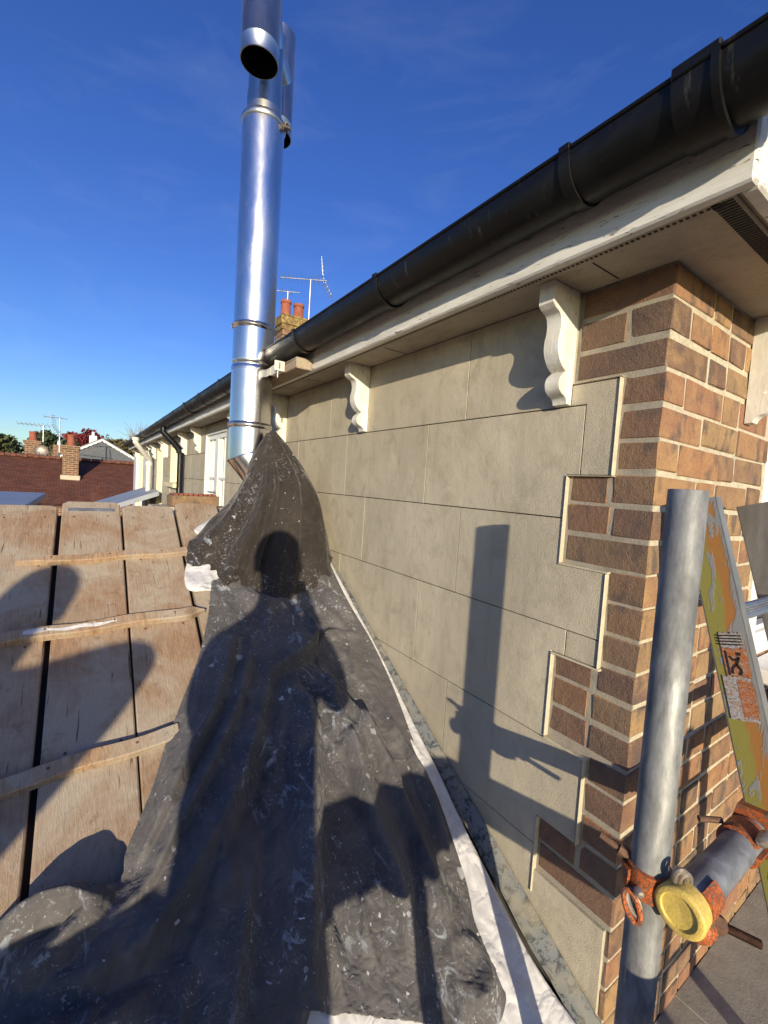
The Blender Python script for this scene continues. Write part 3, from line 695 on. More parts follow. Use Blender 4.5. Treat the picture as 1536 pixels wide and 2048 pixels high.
def relax(P, kx, ky, steps, iters, floor, seed):
    """let the sheet settle: position-based cloth with a little spare length, lying on the roof plane (local x, slope, height)"""
    r = np.random.RandomState(seed); nr, nc, _ = P.shape; P = P.copy(); P0 = P.copy()
    ln = lambda a, b: np.linalg.norm(a-b, axis=-1)
    RH = ln(P[:, 1:], P[:, :-1])*kx; RV = ln(P[1:], P[:-1])*ky
    km = .5*(kx+ky); D1 = ln(P[1:, 1:], P[:-1, :-1])*km; D2 = ln(P[1:, :-1], P[:-1, 1:])*km
    BH = ln(P[:, 2:], P[:, :-2]); BV = ln(P[2:], P[:-2])
    P[..., 2] += r.normal(0, .0012, (nr, nc)); Q = P.copy()
    def solve(A, B, R, k):
        d = B-A; l = np.sqrt((d*d).sum(-1))+1e-9; c = (d*((l-R)/l*.5*k)[..., None]); A += c; B -= c
    for it in range(steps):
        v = (P-Q)*.92; Q = P.copy(); P = P+v; P[..., 2] -= .00035
        for _ in range(iters):
            for o in (0, 1):
                e = (nc-o)//2*2+o; solve(P[:, o:e:2], P[:, o+1:e:2], RH[:, o:e-1:2], 1.0)
                e = (nr-o)//2*2+o; solve(P[o:e:2], P[o+1:e:2], RV[o:e-1:2], 1.0)
                e = (nr-o)//2*2+o
                solve(P[o:e:2, :-1], P[o+1:e:2, 1:], D1[o:e-1:2], .35); solve(P[o:e:2, 1:], P[o+1:e:2, :-1], D2[o:e-1:2], .35)
                for q in (0, 1):                      # bending: skip-one links in four batches
                    st = 2*o+q
                    n_ = (nc-2-st+3)//4
                    if n_ > 0: solve(P[:, st:st+4*n_:4][:, :n_], P[:, st+2:st+2+4*n_:4][:, :n_], BH[:, st:st+4*n_:4][:, :n_], .30)
                    n_ = (nr-2-st+3)//4
                    if n_ > 0: solve(P[st:st+4*n_:4][:n_], P[st+2:st+2+4*n_:4][:n_], BV[st:st+4*n_:4][:n_], .30)
            lo_ = P[..., 2] < floor; P[..., 2] = np.where(lo_, floor, P[..., 2])
            P[:, 0, :2] = P0[:, 0, :2]; P[:, -1, :2] = P0[:, -1, :2]; P[0, :, :2] = P0[0, :, :2]; P[-1, :, :2] = P0[-1, :, :2]
        lo_ = (P[..., 2] < floor+.001)[..., None]; fr = np.where(lo_, .6, 0.02); P[..., :2] = P[..., :2]*(1-fr)+Q[..., :2]*fr
    return P
def sheet(name, Lc, Rc, nr, ncol, folds, base, mat, creases=0, cre_h=.005, seed=3, edge=.006, thick=.0022, und=.008, tuck=None, floor=.004, settle=None, fm=.8):
    A = resample(Lc, nr); B = resample(Rc, nr); t = np.linspace(0, 1, ncol)[None, :, None]
    G = A[:, None, :]*(1-t)+B[:, None, :]*t; gx, gy = G[..., 0].copy(), G[..., 1].copy()
    r = np.random.RandomState(seed)
    h = np.full(gx.shape, base)+und*fbm(gx, gy, 4.0, seed); top_ = np.zeros(gx.shape); cut_ = np.zeros(gx.shape)
    for f in folds:
        P, H, wl, wr = f[:4]; d, sg, pa = polyd(gx, gy, smooth(P, 4)); w = np.where(sg > 0, wl, wr)
        tp = np.clip(np.sin(np.pi*np.clip(pa, 0, 1)), 0, 1)**.45 if len(f) < 5 else 1.0
        q = fm*H*tp*np.clip(1-(np.sqrt(d*d+4e-6)-.002)/(2.3*w), 0, 1)**1.2
        if H > 0: top_ = np.logaddexp(top_/.0045, q/.0045)*.0045
        else: cut_ = cut_+q
    h = h+np.maximum(0, top_-.0045*math.log(1+sum(1 for f in folds if f[1] > 0)))+cut_
    x0, x1, y0, y1 = gx.min(), gx.max(), gy.min(), gy.max()
    for k in range(creases):
        c = np.array([r.uniform(x0, x1), r.uniform(y0, y1)]); a = r.normal(1.35+.9*(c[0]+.5), .38) if r.rand() < .75 else r.uniform(0, 3.1); ln = r.uniform(.04, .22); dv = np.array([math.cos(a), math.sin(a)])*ln
        mid = c+r.normal(0, .012, 2); P = [tuple(c-dv), tuple(mid), tuple(c+dv)]
        bb = (abs(gx-c[0]) < ln+.12) & (abs(gy-c[1]) < ln+.12)
        if not bb.any(): continue
        d, sg, pa = polyd(gx[bb], gy[bb], P); hh = r.uniform(.4, 1)*cre_h*(1 if r.rand() < .65 else -1)
        w1, w2 = r.uniform(.005, .013), r.uniform(.02, .055)
        h[bb] += hh*np.clip(np.sin(np.pi*pa), 0, 1)**.6*np.clip(1-d/(2.2*np.where(sg > 0, w1, w2)), 0, 1)
    h = np.maximum(h, floor)
    if tuck: h = np.where(np.linspace(0, 1, ncol)[None, :] < tuck, np.minimum(h, .006), h)
    if edge:                                        # hem eases down on to the roof, with small waves
        e = np.minimum(np.arange(ncol), np.arange(ncol)[::-1])[None, :]/(ncol*.05); e = np.clip(e, 0, 1)**.6; h = floor*.9+(h-floor*.9)*(.35+.65*e)
    if settle:
        P = relax(np.stack([gx, gy/CP, h], -1), *settle, floor, seed); gx, gy, h = P[..., 0], P[..., 1]*CP, P[..., 2]
    pts = np.stack([gx+NR.x*h, gy+NR.y*h, RZ+TN*gy+NR.z*h], -1).reshape(-1, 3)
    fs = []
    for i in range(nr-1):
        for j in range(ncol-1): k = i*ncol+j; fs.append((k, k+1, k+ncol+1, k+ncol))
    me = bpy.data.meshes.new(name); me.from_pydata(pts.tolist(), [], fs); me.polygons.foreach_set('use_smooth', [True]*len(fs)); me.update()
    o = link(name, me, mat)
    if settle: sb_ = o.modifiers.new('smooth_sheet', 'SUBSURF'); sb_.levels = 1; sb_.render_levels = 1
    s = o.modifiers.new('thickness', 'SOLIDIFY'); s.thickness = thick; s.offset = -1
    return o

dark_left = [(-0.592, 1.34), (-0.638, 1.179), (-0.696, 1.034), (-0.759, 0.918), (-0.811, 0.82), (-0.864, 0.707), (-0.919, 0.619), (-0.93, 0.58), (-0.985, 0.572), (-1.035, 0.593), (-1.092, 0.589), (-1.136, 0.575), (-1.19, 0.52), (-1.23, 0.40), (-1.24, .25), (-1.25, .05), (-1.25, -.06)]
dark_right = [(-0.039, 1.454), (-0.055, 1.205), (-0.047, 0.997), (-0.061, 0.806), (-0.096, 0.614), (-0.108, 0.491), (-0.125, 0.411), (-0.155, 0.303), (-0.182, 0.246), (-0.187, 0.188), (-0.186, 0.148), (-0.205, 0.120), (-0.27, 0.110), (-0.35, 0.165), (-.42, .262), (-.58, .300), (-.70, .16), (-.74, -.06)]
folds = [
 # bunched roll along the left edge
 ([(-0.57, 1.10), (-0.625, 0.975), (-0.70, 0.845), (-0.765, 0.76), (-0.82, 0.684), (-0.885, 0.605), (-0.925, 0.565)], .060, .020, .035),
 ([(-0.52, 1.06), (-0.596, 0.895), (-0.684, 0.765), (-0.751, 0.685), (-0.818, 0.615), (-0.888, 0.538), (-0.969, 0.510), (-1.06, 0.525)], .075, .022, .024),
 ([(-0.471, 0.965), (-0.56, 0.815), (-0.645, 0.69), (-0.726, 0.595), (-0.805, 0.53), (-0.88, 0.475), (-0.969, 0.455), (-1.08, 0.475)], .085, .026, .075),
 ([(-1.16, 0.545), (-1.10, 0.575), (-1.04, 0.57), (-0.99, 0.545), (-1.03, 0.51), (-1.10, .50)], .095, .030, .022),
 ([(-1.2, 0.43), (-1.10, 0.405), (-0.99, 0.39), (-.88, .41)], .065, .026, .06),
 # loose lobe below the flue cover
 ([(-0.31, 1.20), (-0.285, 1.10), (-0.295, 1.02), (-0.36, .965), (-0.443, 0.945), (-0.52, 0.925)], .085, .012, .075),
 ([(-0.52, 1.28), (-0.44, 1.21), (-0.31, 1.175)], .050, .035, .030),
 # big radial folds running down the roof
 ([(-0.424, 0.931), (-0.418, 0.82), (-0.450, 0.683), (-0.515, 0.556), (-0.560, 0.442), (-0.6, 0.334), (-0.63, 0.252), (-.66, .1)], .085, .026, .085),
 ([(-0.412, 0.945), (-0.342, 0.836), (-0.320, 0.678), (-0.345, 0.53), (-0.355, 0.405), (-0.369, 0.306), (-0.40, 0.24)], .062, .050, .016),
 ([(-0.36, 0.93), (-0.27, 0.791), (-0.235, 0.60), (-0.235, 0.45), (-0.262, 0.34), (-0.285, 0.24)], .055, .032, .022),
 ([(-0.193, 0.94), (-0.150, 0.75), (-0.135, 0.57), (-0.150, 0.42), (-0.185, 0.30)], .042, .020, .035),
 ([(-0.30, 0.24), (-0.25, 0.235), (-0.216, 0.205), (-0.222, 0.165), (-0.268, 0.150), (-.31, .165)], .034, .026, .026),
 ([(-0.312, 0.996), (-0.22, 1.035), (-0.144, 1.034), (-0.079, 1.020)], .036, .020, .012),
 ([(-0.15, 1.28), (-0.11, 1.16), (-0.06, 1.08)], .038, .014, .035),
 ([(-0.25, 1.27), (-0.19, 1.14), (-0.12, 1.04)], .032, .030, .014),
 ([(-0.62, 0.60), (-0.70, 0.46), (-0.78, 0.30), (-.88, .08)], .055, .028, .07),
 ([(-0.80, 0.42), (-0.90, 0.27), (-1.0, .08)], .050, .028, .06),
 ([(-0.50, 0.50), (-0.53, 0.38), (-0.55, 0.27)], .026, .016, .035),
 ([(-0.44, 0.42), (-0.46, 0.33), (-0.45, 0.25)], .030, .030, .012),
]
dc = sheet('dust_sheet', dark_left, dark_right, 280, 190, folds, .020, M['cloth'], 300, .015, 5, floor=.013, settle=(1.004, 1.002, 9, 6), fm=1.25)
tag(dc, 'large charcoal dust sheet spattered with paint, spread down the roof', 'dust sheet')
# eyelets along the right-hand hem
for (ex, ey) in ((-.150, .70), (-.085, .88), (-.112, .80), (-.205, .262)):
    dist = lambda v: (v.co.x-ex)**2+(v.co.y-ey)**2
    bv = min(dc.data.vertices, key=dist); L2 = []
    ringm = MB(); c0 = bv.co+bv.normal*.001; nn = bv.normal if bv.normal.z > 0 else -bv.normal
    a_ = nn.cross(Vector((1, 0, 0))).normalized(); b_ = nn.cross(a_)
    ring = []
    for q in range(17):
        th = 2*math.pi*q/16; ring.append(c0+nn*.001+(a_*math.cos(th)+b_*math.sin(th))*.0065)
    ringm.tube(ring, .0018, 6, False); obj('eyelet', ringm, M['steel_dull'], dc, True)
white_right = [(-0.029, 1.47), (-0.031, 1.203), (-0.036, 0.919), (-0.052, 0.68), (-0.058, 0.542), (-0.070, 0.403), (-0.076, 0.274), (-0.078, 0.164), (-0.066, 0.084), (-0.048, 0.016), (-0.04, -0.06)]
white_left = [(-0.219, 1.329), (-0.233, 1.08), (-0.206, 0.872), (-0.184, 0.696), (-0.21, 0.556), (-0.28, 0.397), (-0.38, 0.276), (-0.48, 0.22), (-0.70, 0.30), (-0.78, 0.15), (-0.80, -.06)]
wf = [([(-.09, .9), (-.10, .62), (-.115, .42), (-.13, .25), (-.15, .1)], .016, .02, .008), ([(-.06, .5), (-.085, .3), (-.10, .12), (-.09, 0)], .016, .010, .025),
      ([(-.2, .2), (-.15, .13), (-.1, .02)], .014, .02, .03), ([(-.42, .17), (-.3, .07), (-.18, .03), (-.1, -.03)], .02, .02, .03), ([(-.6, .17), (-.52, .1), (-.5, 0)], .02, .02, .03)]
ws = sheet('dust_sheet', white_left, white_right, 160, 60, wf, .007, M['wcloth'], 90, .006, 9, und=.003, tuck=.58)
tag(ws, 'white dust sheet showing along the wall beneath the charcoal sheet', 'dust sheet')
w2l = [(-0.42, 1.78), (-0.594, 1.646), (-0.60, 1.60), (-0.60, 1.55), (-0.672, 1.427), (-0.683, 1.314), (-0.60, 1.300), (-0.49, 1.285)]
w2r = [(-0.20, 1.74), (-0.06, 1.60), (-0.04, 1.55), (-0.03, 1.50), (-0.019, 1.45), (-0.09, 1.36), (-0.18, 1.30), (-0.30, 1.25)]
wf2 = [([(-.58, 1.60), (-.54, 1.58), (-.45, 1.58)], .022, .015, .02), ([(-.66, 1.40), (-.58, 1.41), (-.48, 1.34), (-.40, 1.29)], .028, .02, .03), ([(-.60, 1.31), (-.50, 1.31), (-.43, 1.29)], .012, .02, .02), ([(-.1, 1.38), (-.2, 1.31)], .018, .02, .02)]
w2 = sheet('dust_sheet', w2l, w2r, 110, 80, wf2, .010, M['wcloth'], 60, .006, 4, und=.003, fm=.6)
tag(w2, 'white dust sheet with its edges showing round the flue cover', 'dust sheet')

# --- brown-black cloth wrapped round the foot of the flue
sec = [  # (left xyz, right xyz, forward bulge, back bulge)
 ((-.285, 1.675, .165), (-.235, 1.675, .178), .025, .02),
 ((-.352, 1.655, .045), (-.142, 1.66, .065), .12, .10),
 ((-.395, 1.63, -.070), (-.070, 1.62, -.075), .20, .15),
 ((-.500, 1.575, -.215), (-.045, 1.56, -.215), .245, .16),
 ((-.645, 1.520, -.345), (-.030, 1.475, -.372), .255, .13)]
NS, NA = 90, 260
keys = np.array([list(a)+list(b)+[c, d] for a, b, c, d in sec]); kk = np.array(smooth([tuple(q) for q in keys], 12)); ti = np.linspace(0, len(kk)-1, NS); ii = np.minimum(ti.astype(int), len(kk)-2); ff = (ti-ii)[:, None]; K = kk[ii]*(1-ff)+kk[ii+1]*ff
V = []; 
rr = np.random.RandomState(2)
def pleat(u, c, w, a): d = (u-c); return a*np.exp(-(np.abs(d)/np.where(d > 0, w, w*.35))**1.2)
for i in range(NS):
    s = i/(NS-1); Lp = Vector(K[i, :3]); Rp = Vector(K[i, 3:6]); bf, bb = K[i, 6], K[i, 7]; mid = (Lp+Rp)/2; hw = (Rp-Lp)/2
    for j in range(NA):
        a = 2*math.pi*j/NA; cx_, sx_ = math.cos(a), math.sin(a)
        u = j/NA                                   # 0 right, .25 front, .5 left
        p = mid+hw*cx_*(1.0)
        off = Vector((0, -bf*sx_, 0)) if sx_ > 0 else Vector((0, -bb*sx_, 0))
        # hem line: front of the cone drops with the roof
        drop = off.y*TN*(s**3)
        k = pleat(u, .350+.01*s, .022, .055)+pleat(u, .318, .014, .045)-pleat(u, .334, .006, .035)-pleat(u, .305, .006, .028)+pleat(u, .41+.03*s, .03, .055*s)-pleat(u, .39, .01, .03*s)+pleat(u, .455, .02, .04*s)+pleat(u, .13-.03*s, .035, .035*s)-pleat(u, .10, .008, .016)+pleat(u, .215+.02*s, .03, .022)+pleat(u, .265, .012, .016*s)+pleat(u, .05, .02, .03*s)
        k += .007*s*math.sin(2*math.pi*(u*5+.3*s+.4*math.sin(u*19)))
        k += .012*mnoise.fractal(Vector((u*9, s*4, 1.7)), 1, 2, 3)
        k *= min(1, .25+s*1.3)
        d = Vector((cx_*.6, -sx_, 0)); 
        q = p+off+d*k+Vector((0, 0, drop))
        if s > .86:                               # hem lies out on the roof
            e = (s-.86)/.14; q.z = q.z*(1-e)+(rz(q.y)+.022+.012*math.sin(u*40)+.010*math.sin(u*17+1)+.016*max(0, mnoise.noise(Vector((u*22, 3, 0)))))*e
        lowest = rz(q.y)+.014
        if q.z < lowest: q.z = lowest
        V.append(q)
Fc = []
for i in range(NS-1):
    for j in range(NA): k = (j+1) % NA; Fc.append((i*NA+j, i*NA+k, (i+1)*NA+k, (i+1)*NA+j))
Fc.append(tuple(range(NA)))
me = bpy.data.meshes.new('flue_cover_cloth'); me.from_pydata([tuple(v) for v in V], [], Fc); me.polygons.foreach_set('use_smooth', [True]*len(Fc)); me.update()
cc = link('flue_cover_cloth', me, M['cloth2']); s_ = cc.modifiers.new('thickness', 'SOLIDIFY'); s_.thickness = .003; s_.offset = -1
tag(cc, 'brown-black paint-flecked cloth tied over the foot of the steel flue', 'dust sheet')

# ================================================================== FLUE
FX, FY, FR = -.325, 1.81, .1005
flue = thing('flue_pipe', (FX, FY, -.5), 'tall polished steel flue rising from the covered roof', 'flue')
def band(z, r=FR, h=.022): return MB().lathe((FX, FY, z), [(r, -h/2-.004), (r+.006, -h/2), (r+.009, -h*.2), (r+.005, 0), (r+.009, h*.2), (r+.006, h/2), (r, h/2+.004)], 48, caps=False)
for z0, z1 in ((.09, .205), (.205, .69), (.69, 1.68)):
    obj('pipe_section', MB().lathe((FX, FY, 0), [(FR, z0), (FR, z1)], 64, caps=False), M['steel'], flue, True)
for zz in (.205, .69): obj('locking_band', band(zz), M['steel'], flue, True, 60)
obj('wall_band', MB().lathe((FX, FY, 0), [(FR+.0005, .475), (FR+.003, .476), (FR+.003, .492), (FR+.001, .494), (FR+.001, .506), (FR+.003, .508), (FR+.003, .524), (FR+.0005, .525)], 64, caps=False), M['steel'], flue, True, 60)
# elbow and raking pipe below
el = MB(); a = Vector((FX, FY, .10)); e1 = Vector((FX, FY, .055)); dv = Vector((.55, -.35, -.76)).normalized()
def ring(c, t, r, n=48):
    t = Vector(t).normalized(); A_ = Vector((1, 0, 0)); A_ = (A_-t*A_.dot(t)).normalized(); B_ = t.cross(A_); return [c+(A_*math.cos(2*math.pi*k/n)+B_*math.sin(2*math.pi*k/n))*r for k in range(n)]
bis = (Vector((0, 0, -1))+dv).normalized()
mit = [p for p in ring(e1, (0, 0, -1), FR)]
mit2 = []
for p in mit:                                       # mitre plane
    q = p.copy(); q.z = e1.z-((p-e1).dot(Vector((bis.x, bis.y, 0))))/bis.z; mit2.append(q)
el.loops([ring(a, (0, 0, -1), FR), mit2], caps=False)
def slide(p, L): return p+dv*L
endc = e1+dv*.31
r_end = []
for p in mit2:
    q = p-e1; q = q-dv*q.dot(dv); r_end.append(endc+q)
el.loops([mit2, r_end], caps=False)
obj('elbow', el, M['steel'], flue, True, 30)
sm_ = MB(); sm_.tube([Vector(p)+(Vector(p)-e1).normalized()*.0015 for p in mit2+[mit2[0]]], .003, 6, False); obj('elbow_seam', sm_, M['steel'], flue, True)
# top adaptor and H cowl
obj('top_rim', MB().lathe((FX, FY, 0), [(FR, 1.655), (FR+.006, 1.662), (FR+.007, 1.68), (FR+.001, 1.69), (FR-.006, 1.692), (.082, 1.705), (.079, 1.72)], 48, caps=False), M['steel_dull'], flue, True, 60)
obj('clamp', MB().box(FX+.075, FX+.10, FY-.095, FY-.055, 1.652, 1.676, .003).tube([(FX+.078, FY-.105, 1.665), (FX+.112, FY-.075, 1.66)], .006, 8), M['bolt'], flue)
cowl = MB(); obj('neck', MB().lathe((FX, FY, 0), [(.079, 1.70), (.079, 2.03)], 48, caps=False), M['steel_dull'], flue, True)
obj('neck_sleeve', MB().lathe((FX, FY, 0), [(.079, 1.705), (.0825, 1.708), (.0825, 1.80), (.079, 1.802)], 48, caps=False), M['steel_dull'], flue, True, 40)
hd_ = Vector((.42, .91, 0)).normalized(); off = .215
zc = 2.05
hf_ = Vector((.57, .82, 0)).normalized()
obj('cross_tube', MB().tube([Vector((FX, FY, zc))-hd_*off, Vector((FX, FY, zc)), Vector((FX, FY, zc))+hf_*.205], .079, 40), M['steel_dull'], flue, True, 60)
for sgn in (-1, 1):
    c = Vector((FX, FY, 0))-hd_*off if sgn < 0 else Vector((FX, FY, 0))+hf_*.205
    tm = MB().lathe((c.x, c.y, 0), [(.079, 1.775), (.0825, 1.776), (.0825, 1.835), (.0845, 1.838), (.0845, 1.842), (.0825, 1.845), (.0825, 2.29), (.0800, 2.29), (.0800, 1.776)], 48, caps=False)
    obj('cowl_tube', tm, M['steel_dull'], flue, True, 50)
    obj('cowl_lining', MB().lathe((c.x, c.y, 0), [(.0797, 1.779), (.0797, 2.288)], 40, caps=False), M['soot'], flue, True)
# bracket and timber packer holding the flue off the fascia
t = thing('timber_packer', (-.21, 1.6, .44), 'short weathered timber block fixed under the gutter beside the flue', 'timber block')
obj('block', MB().box(-.258, -.1815, 1.40, 2.02, .440, .487, .004, .002), M['board'], t)
t2 = thing('flue_bracket', (-.25, 1.6, .44), 'small pale steel bracket between timber block and flue', 'bracket')
obj('plate', MB().box(-.283, -.2585, 1.535, 1.66, .443, .488, .002), M['grey_pvc'], t2)
obj('arm', MB().box(-.2835, -.2805, 1.661, 1.80, .447, .484, .001), M['grey_pvc'], t2)
obj('front_plate', MB().box(-.31, -.262, 1.528, 1.534, .443, .488, .001), M['grey_pvc'], t2)
for zz in (.456, .466, .476): obj('bolt', MB().lathe((-.288, 1.527, zz), [(.004, 0), (.004, -.004)], 8, (0, 1, 0)), M['bolt'], t2)
obj('stud', MB().tube([(-.29, 1.54, .443), (-.29, 1.54, .412)], .004, 8), M['bolt'], t2)

# ================================================================== SCAFFOLD RIGHT
PX, PY, PR = -.262, -.166, .0262
pole = thing('scaffold_pole', (PX, PY, -3.6), 'upright galvanised scaffold tube standing in front of the brick corner', 'scaffold tube')
obj('tube', MB().lathe((PX, PY, 0), [(PR, -3.6), (PR, -.036), (PR-.0008, -.035), (PR-.004, -.035), (PR-.004, -.3)], 40, caps=False), M['galv'], pole, True, 40)
LY, LZ = -.220, -.645
ledger = thing('scaffold_ledger', (-.3, LY, LZ), 'short level scaffold tube with a yellow end cap clamped to the pole', 'scaffold tube')
obj('tube', MB().tube([(-.278, LY, LZ), (2.2, LY, LZ)], .0258, 36), M['galv2'], ledger, True, 60)
obj('end_cap', MB().lathe((-.286, LY, LZ), [(.0270, .028), (.0315, .025), (.0335, .0), (.0330, -.003), (.030, -.005), (.0245, -.005), (.023, -.002), (.0, -.001)], 40, (1, 0, 0), caps=False), M['yellow'], ledger, True, 50)
# double coupler: strap round the pole + strap round the ledger, bolts
cp = thing('pole_coupler', (PX, PY, -.66), 'rusty orange double coupler joining the upright pole and capped ledger', 'coupler')
def strap(c, axis, r, w, a0, a1, mat, name, th=.0055, ref=None):
    """curved strap segment about axis"""
    t = Vector(axis).normalized(); A_ = Vector(ref); A_ = (A_-t*A_.dot(t)).normalized(); B_ = t.cross(A_); n = 22; L_ = []
    for k in range(n+1):
        q = math.radians(a0+(a1-a0)*k/n); d = A_*math.cos(q)+B_*math.sin(q); c0 = Vector(c)
        bul = 1.0
        L_.append([c0+d*r-t*w/2, c0+d*(r+th)-t*w/2*.93, c0+d*(r+th)+t*w/2*.93, c0+d*r+t*w/2])
    return obj(name, MB().loops(L_), mat, cp if name else cp, True, 40)
zc_ = LZ-.002
strap((PX, PY, zc_), (0, 0, 1), PR+.0006, .044, -30, 330, M['orange'], 'pole_strap', .005, (1, -1, 0))
strap((PX, PY, zc_-.001), (0, 0, 1), PR+.006, .030, 95, 200, M['orange'], 'hinged_flap', .005, (1, -1, 0))
strap((-.235, LY, LZ), (1, 0, 0), .0265, .044, -60, 200, M['orange'], 'ledger_strap', .005, (0, -1, 0))
# lugs (looped ears) in front
def lug(c, u, v, n, L, wd, mat, nm='lug'):
    c = Vector(c); u = Vector(u).normalized(); v = Vector(v).normalized(); n = Vector(n).normalized(); pts = []
    for k in range(20): q = 2*math.pi*k/20; pts.append(c+u*math.cos(q)*L+v*math.sin(q)*wd)
    m = MB().tube(pts+[pts[0]], .0042, 8, False); obj(nm, m, mat, cp, True)
lug((PX-.037, PY+.004, zc_-.034), (-.1, -.45, -1), (-.4, 1, 0), (1, 1, 0), .021, .010, M['orange'])
lug((PX-.033, PY+.004, zc_-.030), (-.1, -.45, -1), (-.4, 1, 0), (1, 1, 0), .017, .008, M['bolt'])
lug((PX-.012, PY-.046, zc_+.040), (.3, .1, -1), (1, -.7, .2), (1, 1, 0), .017, .009, M['bolt'])
lug((PX-.006, PY-.050, zc_+.036), (.3, .1, -1), (1, -.7, .2), (1, 1, 0), .015, .008, M['bolt'])
obj('rivet', MB().lathe((PX-.031, PY+.000, zc_-.008), [(.008, 0), (.008, .005), (.005, .009), (0, .010)], 12, (-.6, -.8, 0)), M['bolt'], cp, True)
obj('bolt', MB().tube([(PX-.01, PY+.024, zc_+.018), (PX-.028, PY+.066, zc_+.034)], .0052, 10).tube([(PX-.01, PY+.024, zc_+.018), (PX-.017, PY+.040, zc_+.024)], .0095, 6), M['rust'], cp)
# orange knuckle beside the cap and its long threaded bolt
kn = MB().lathe((-.245, LY-.012, LZ-.034), [(0, -.020), (.012, -.018), (.020, -.008), (.021, .004), (.016, .016), (.0, .020)], 20, (.8, -.5, .1)); obj('knuckle', kn, M['orange'], cp, True, 60)
kn2 = MB().lathe((-.232, LY-.006, LZ-.020), [(0, -.02), (.013, -.016), (.018, .0), (.014, .014), (.0, .018)], 20, (.3, -.2, 1)); obj('knuckle', kn2, M['orange'], cp, True, 60)
b0 = Vector((-.235, LY-.018, LZ-.022)); bd = Vector((.50, -.62, -.18)).normalized()
obj('nut', MB().lathe(b0, [(.0115, .004), (.0125, .006), (.0125, .020), (.0115, .022)], 6, bd), M['rust'], cp)
obj('washer', MB().lathe(b0, [(.016, -.001), (.016, .003)], 18, bd), M['rust'], cp)
th_ = []
for k in range(26): th_ += [(.0050, .02+k*.0019), (.0063, .02+k*.0019+.0009)]
obj('threaded_bolt', MB().lathe(b0, th_, 14, bd), M['rust'], cp)
# second coupler further along the ledger
cp0 = cp
cp = thing('ledger_coupler', (-.0, LY, LZ), 'big orange coupler where the ledger passes the ladder', 'coupler')
strap((-.035, LY, LZ), (1, 0, 0), .0265, .05, 0, 330, M['orange'], 'ledger_strap', .006, (0, -1, 0))
obj('body', MB().prism([(-.045, -.036), (.04, -.042), (.05, .0), (.04, .036), (-.03, .042), (-.048, .01)], 0, .034, lambda a, b, d: (.006+d, LY-.006+a*.75, LZ+.004+b), .005), M['orange'], cp)
for dy, dz in ((-.03, .03), (-.05, -.02)): obj('bolt_head', MB().lathe((-.052, LY+dy, LZ+dz), [(0, -.012), (.008, -.009), (.010, .0), (.010, .02)], 14, (1, 0, 0)), M['bolt'], cp, True)
strap((-.05, LY, LZ), (1, 0, 0), .0272, .012, 120, 250, M['rust'], 'rim', .006, (0, -1, 0))
obj('bolt', MB().tube([(-.045, LY+.03, LZ+.022), (-.075, LY+.055, LZ+.02)], .0055, 10), M['rust'], cp)

# ladder, leaning against the return wall
LT = Vector((.022, -.075, -.045)); LD = Vector((0, -.273, -.962)).normalized(); LN = Vector((0, -.962, .273)).normalized()
lad = thing('ladder', (.18, -.5, -1.46), 'alloy ladder with worn yellow and orange stile leaning on the brick wall', 'ladder')
LLEN = 1.46
def stile(x, mat_face, nm, top):
    m = MB(); o = Vector((x, LT.y, LT.z))
    # C channel: web facing -X, two flanges
    def bx3(a0, a1, b0, b1, c0, c1, mm):                # a along x, b along LN, c along LD
        V = [o+Vector((1, 0, 0))*a+LN*b+LD*c for a in (a0, a1) for b in (b0, b1) for c in (c0, c1)]
        mm.add(V, [(0, 1, 3, 2), (4, 6, 7, 5), (0, 4, 5, 1), (2, 3, 7, 6), (0, 2, 6, 4), (1, 5, 7, 3)])
    bx3(0, .003, -.029, .029, top, LLEN, m); st = obj(nm, m, mat_face, lad)
    f = MB(); bx3(.0005, .026, -.0315, -.0292, top, LLEN, f); bx3(.0005, .026, .0292, .0315, top, LLEN, f); obj('flange', f, M['alu'], st)
    return st
st1 = stile(.022, M['ladder_paint'], 'stile', .0); st2 = stile(.335, M['alu'], 'stile', 0.0)
def rung(s):
    c = Vector((0, LT.y, LT.z))+LD*s; pr = []
    L_ = []; n = 40
    for x in (.026, .334):
        L_.append([c+Vector((x, 0, 0))+(LN*math.cos(q)+LD*math.sin(q))*(.0155+.0011*(1 if k % 2 else -1)) for k, q in enumerate([2*math.pi*k/n for k in range(n)])])
    obj('rung', MB().loops(L_), M['rope'], lad)
for s in (.235, .49, .745, 1.0, 1.255): rung(s)
# warning sticker remains on the painted stile: printed panels with torn edges
o_ = Vector((.0205, LT.y, LT.z))
def sticker(b0, b1, c0, c1, mat, nm, lift=0.0, jag=.004):
    P = []
    n = 14
    for k in range(n+1): P.append((b0+(b1-b0)*k/n, c0+random.uniform(-jag, jag)))
    for k in range(n+1): P.append((b1-(b1-b0)*k/n+0, c1+random.uniform(-jag, jag)))
    m = MB(); vs_ = [o_+Vector((-lift, 0, 0))+LN*p_+LD*q_ for p_, q_ in P]; vb = [v+Vector((.0008, 0, 0)) for v in vs_]
    m.loops([vb, vs_]); return obj(nm, m, mat, lad)
M['st_orange'] = mat_paint('sticker_orange', (.52, .15, .03), (.5, .47, .43), .9, 6, .6, (1, 1.5, 4), .42); M['st_white'] = mat_paint('sticker_white', (.48, .47, .46), (.45, .17, .06), .9, 6, .6, (1, 1, 4), .42); M['ink'] = mat_plain('sticker_ink', (.02, .02, .02), .6)
sticker(-.014, .022, .264, .292, M['st_white'], 'sticker', 0, .002); sticker(-.014, .024, .293, .345, M['st_orange'], 'sticker', 0, .002); sticker(-.022, .022, .346, .425, M['st_white'], 'sticker', .0002, .002); sticker(.000, .023, .352, .418, M['st_orange'], 'sticker', .0006, .003)
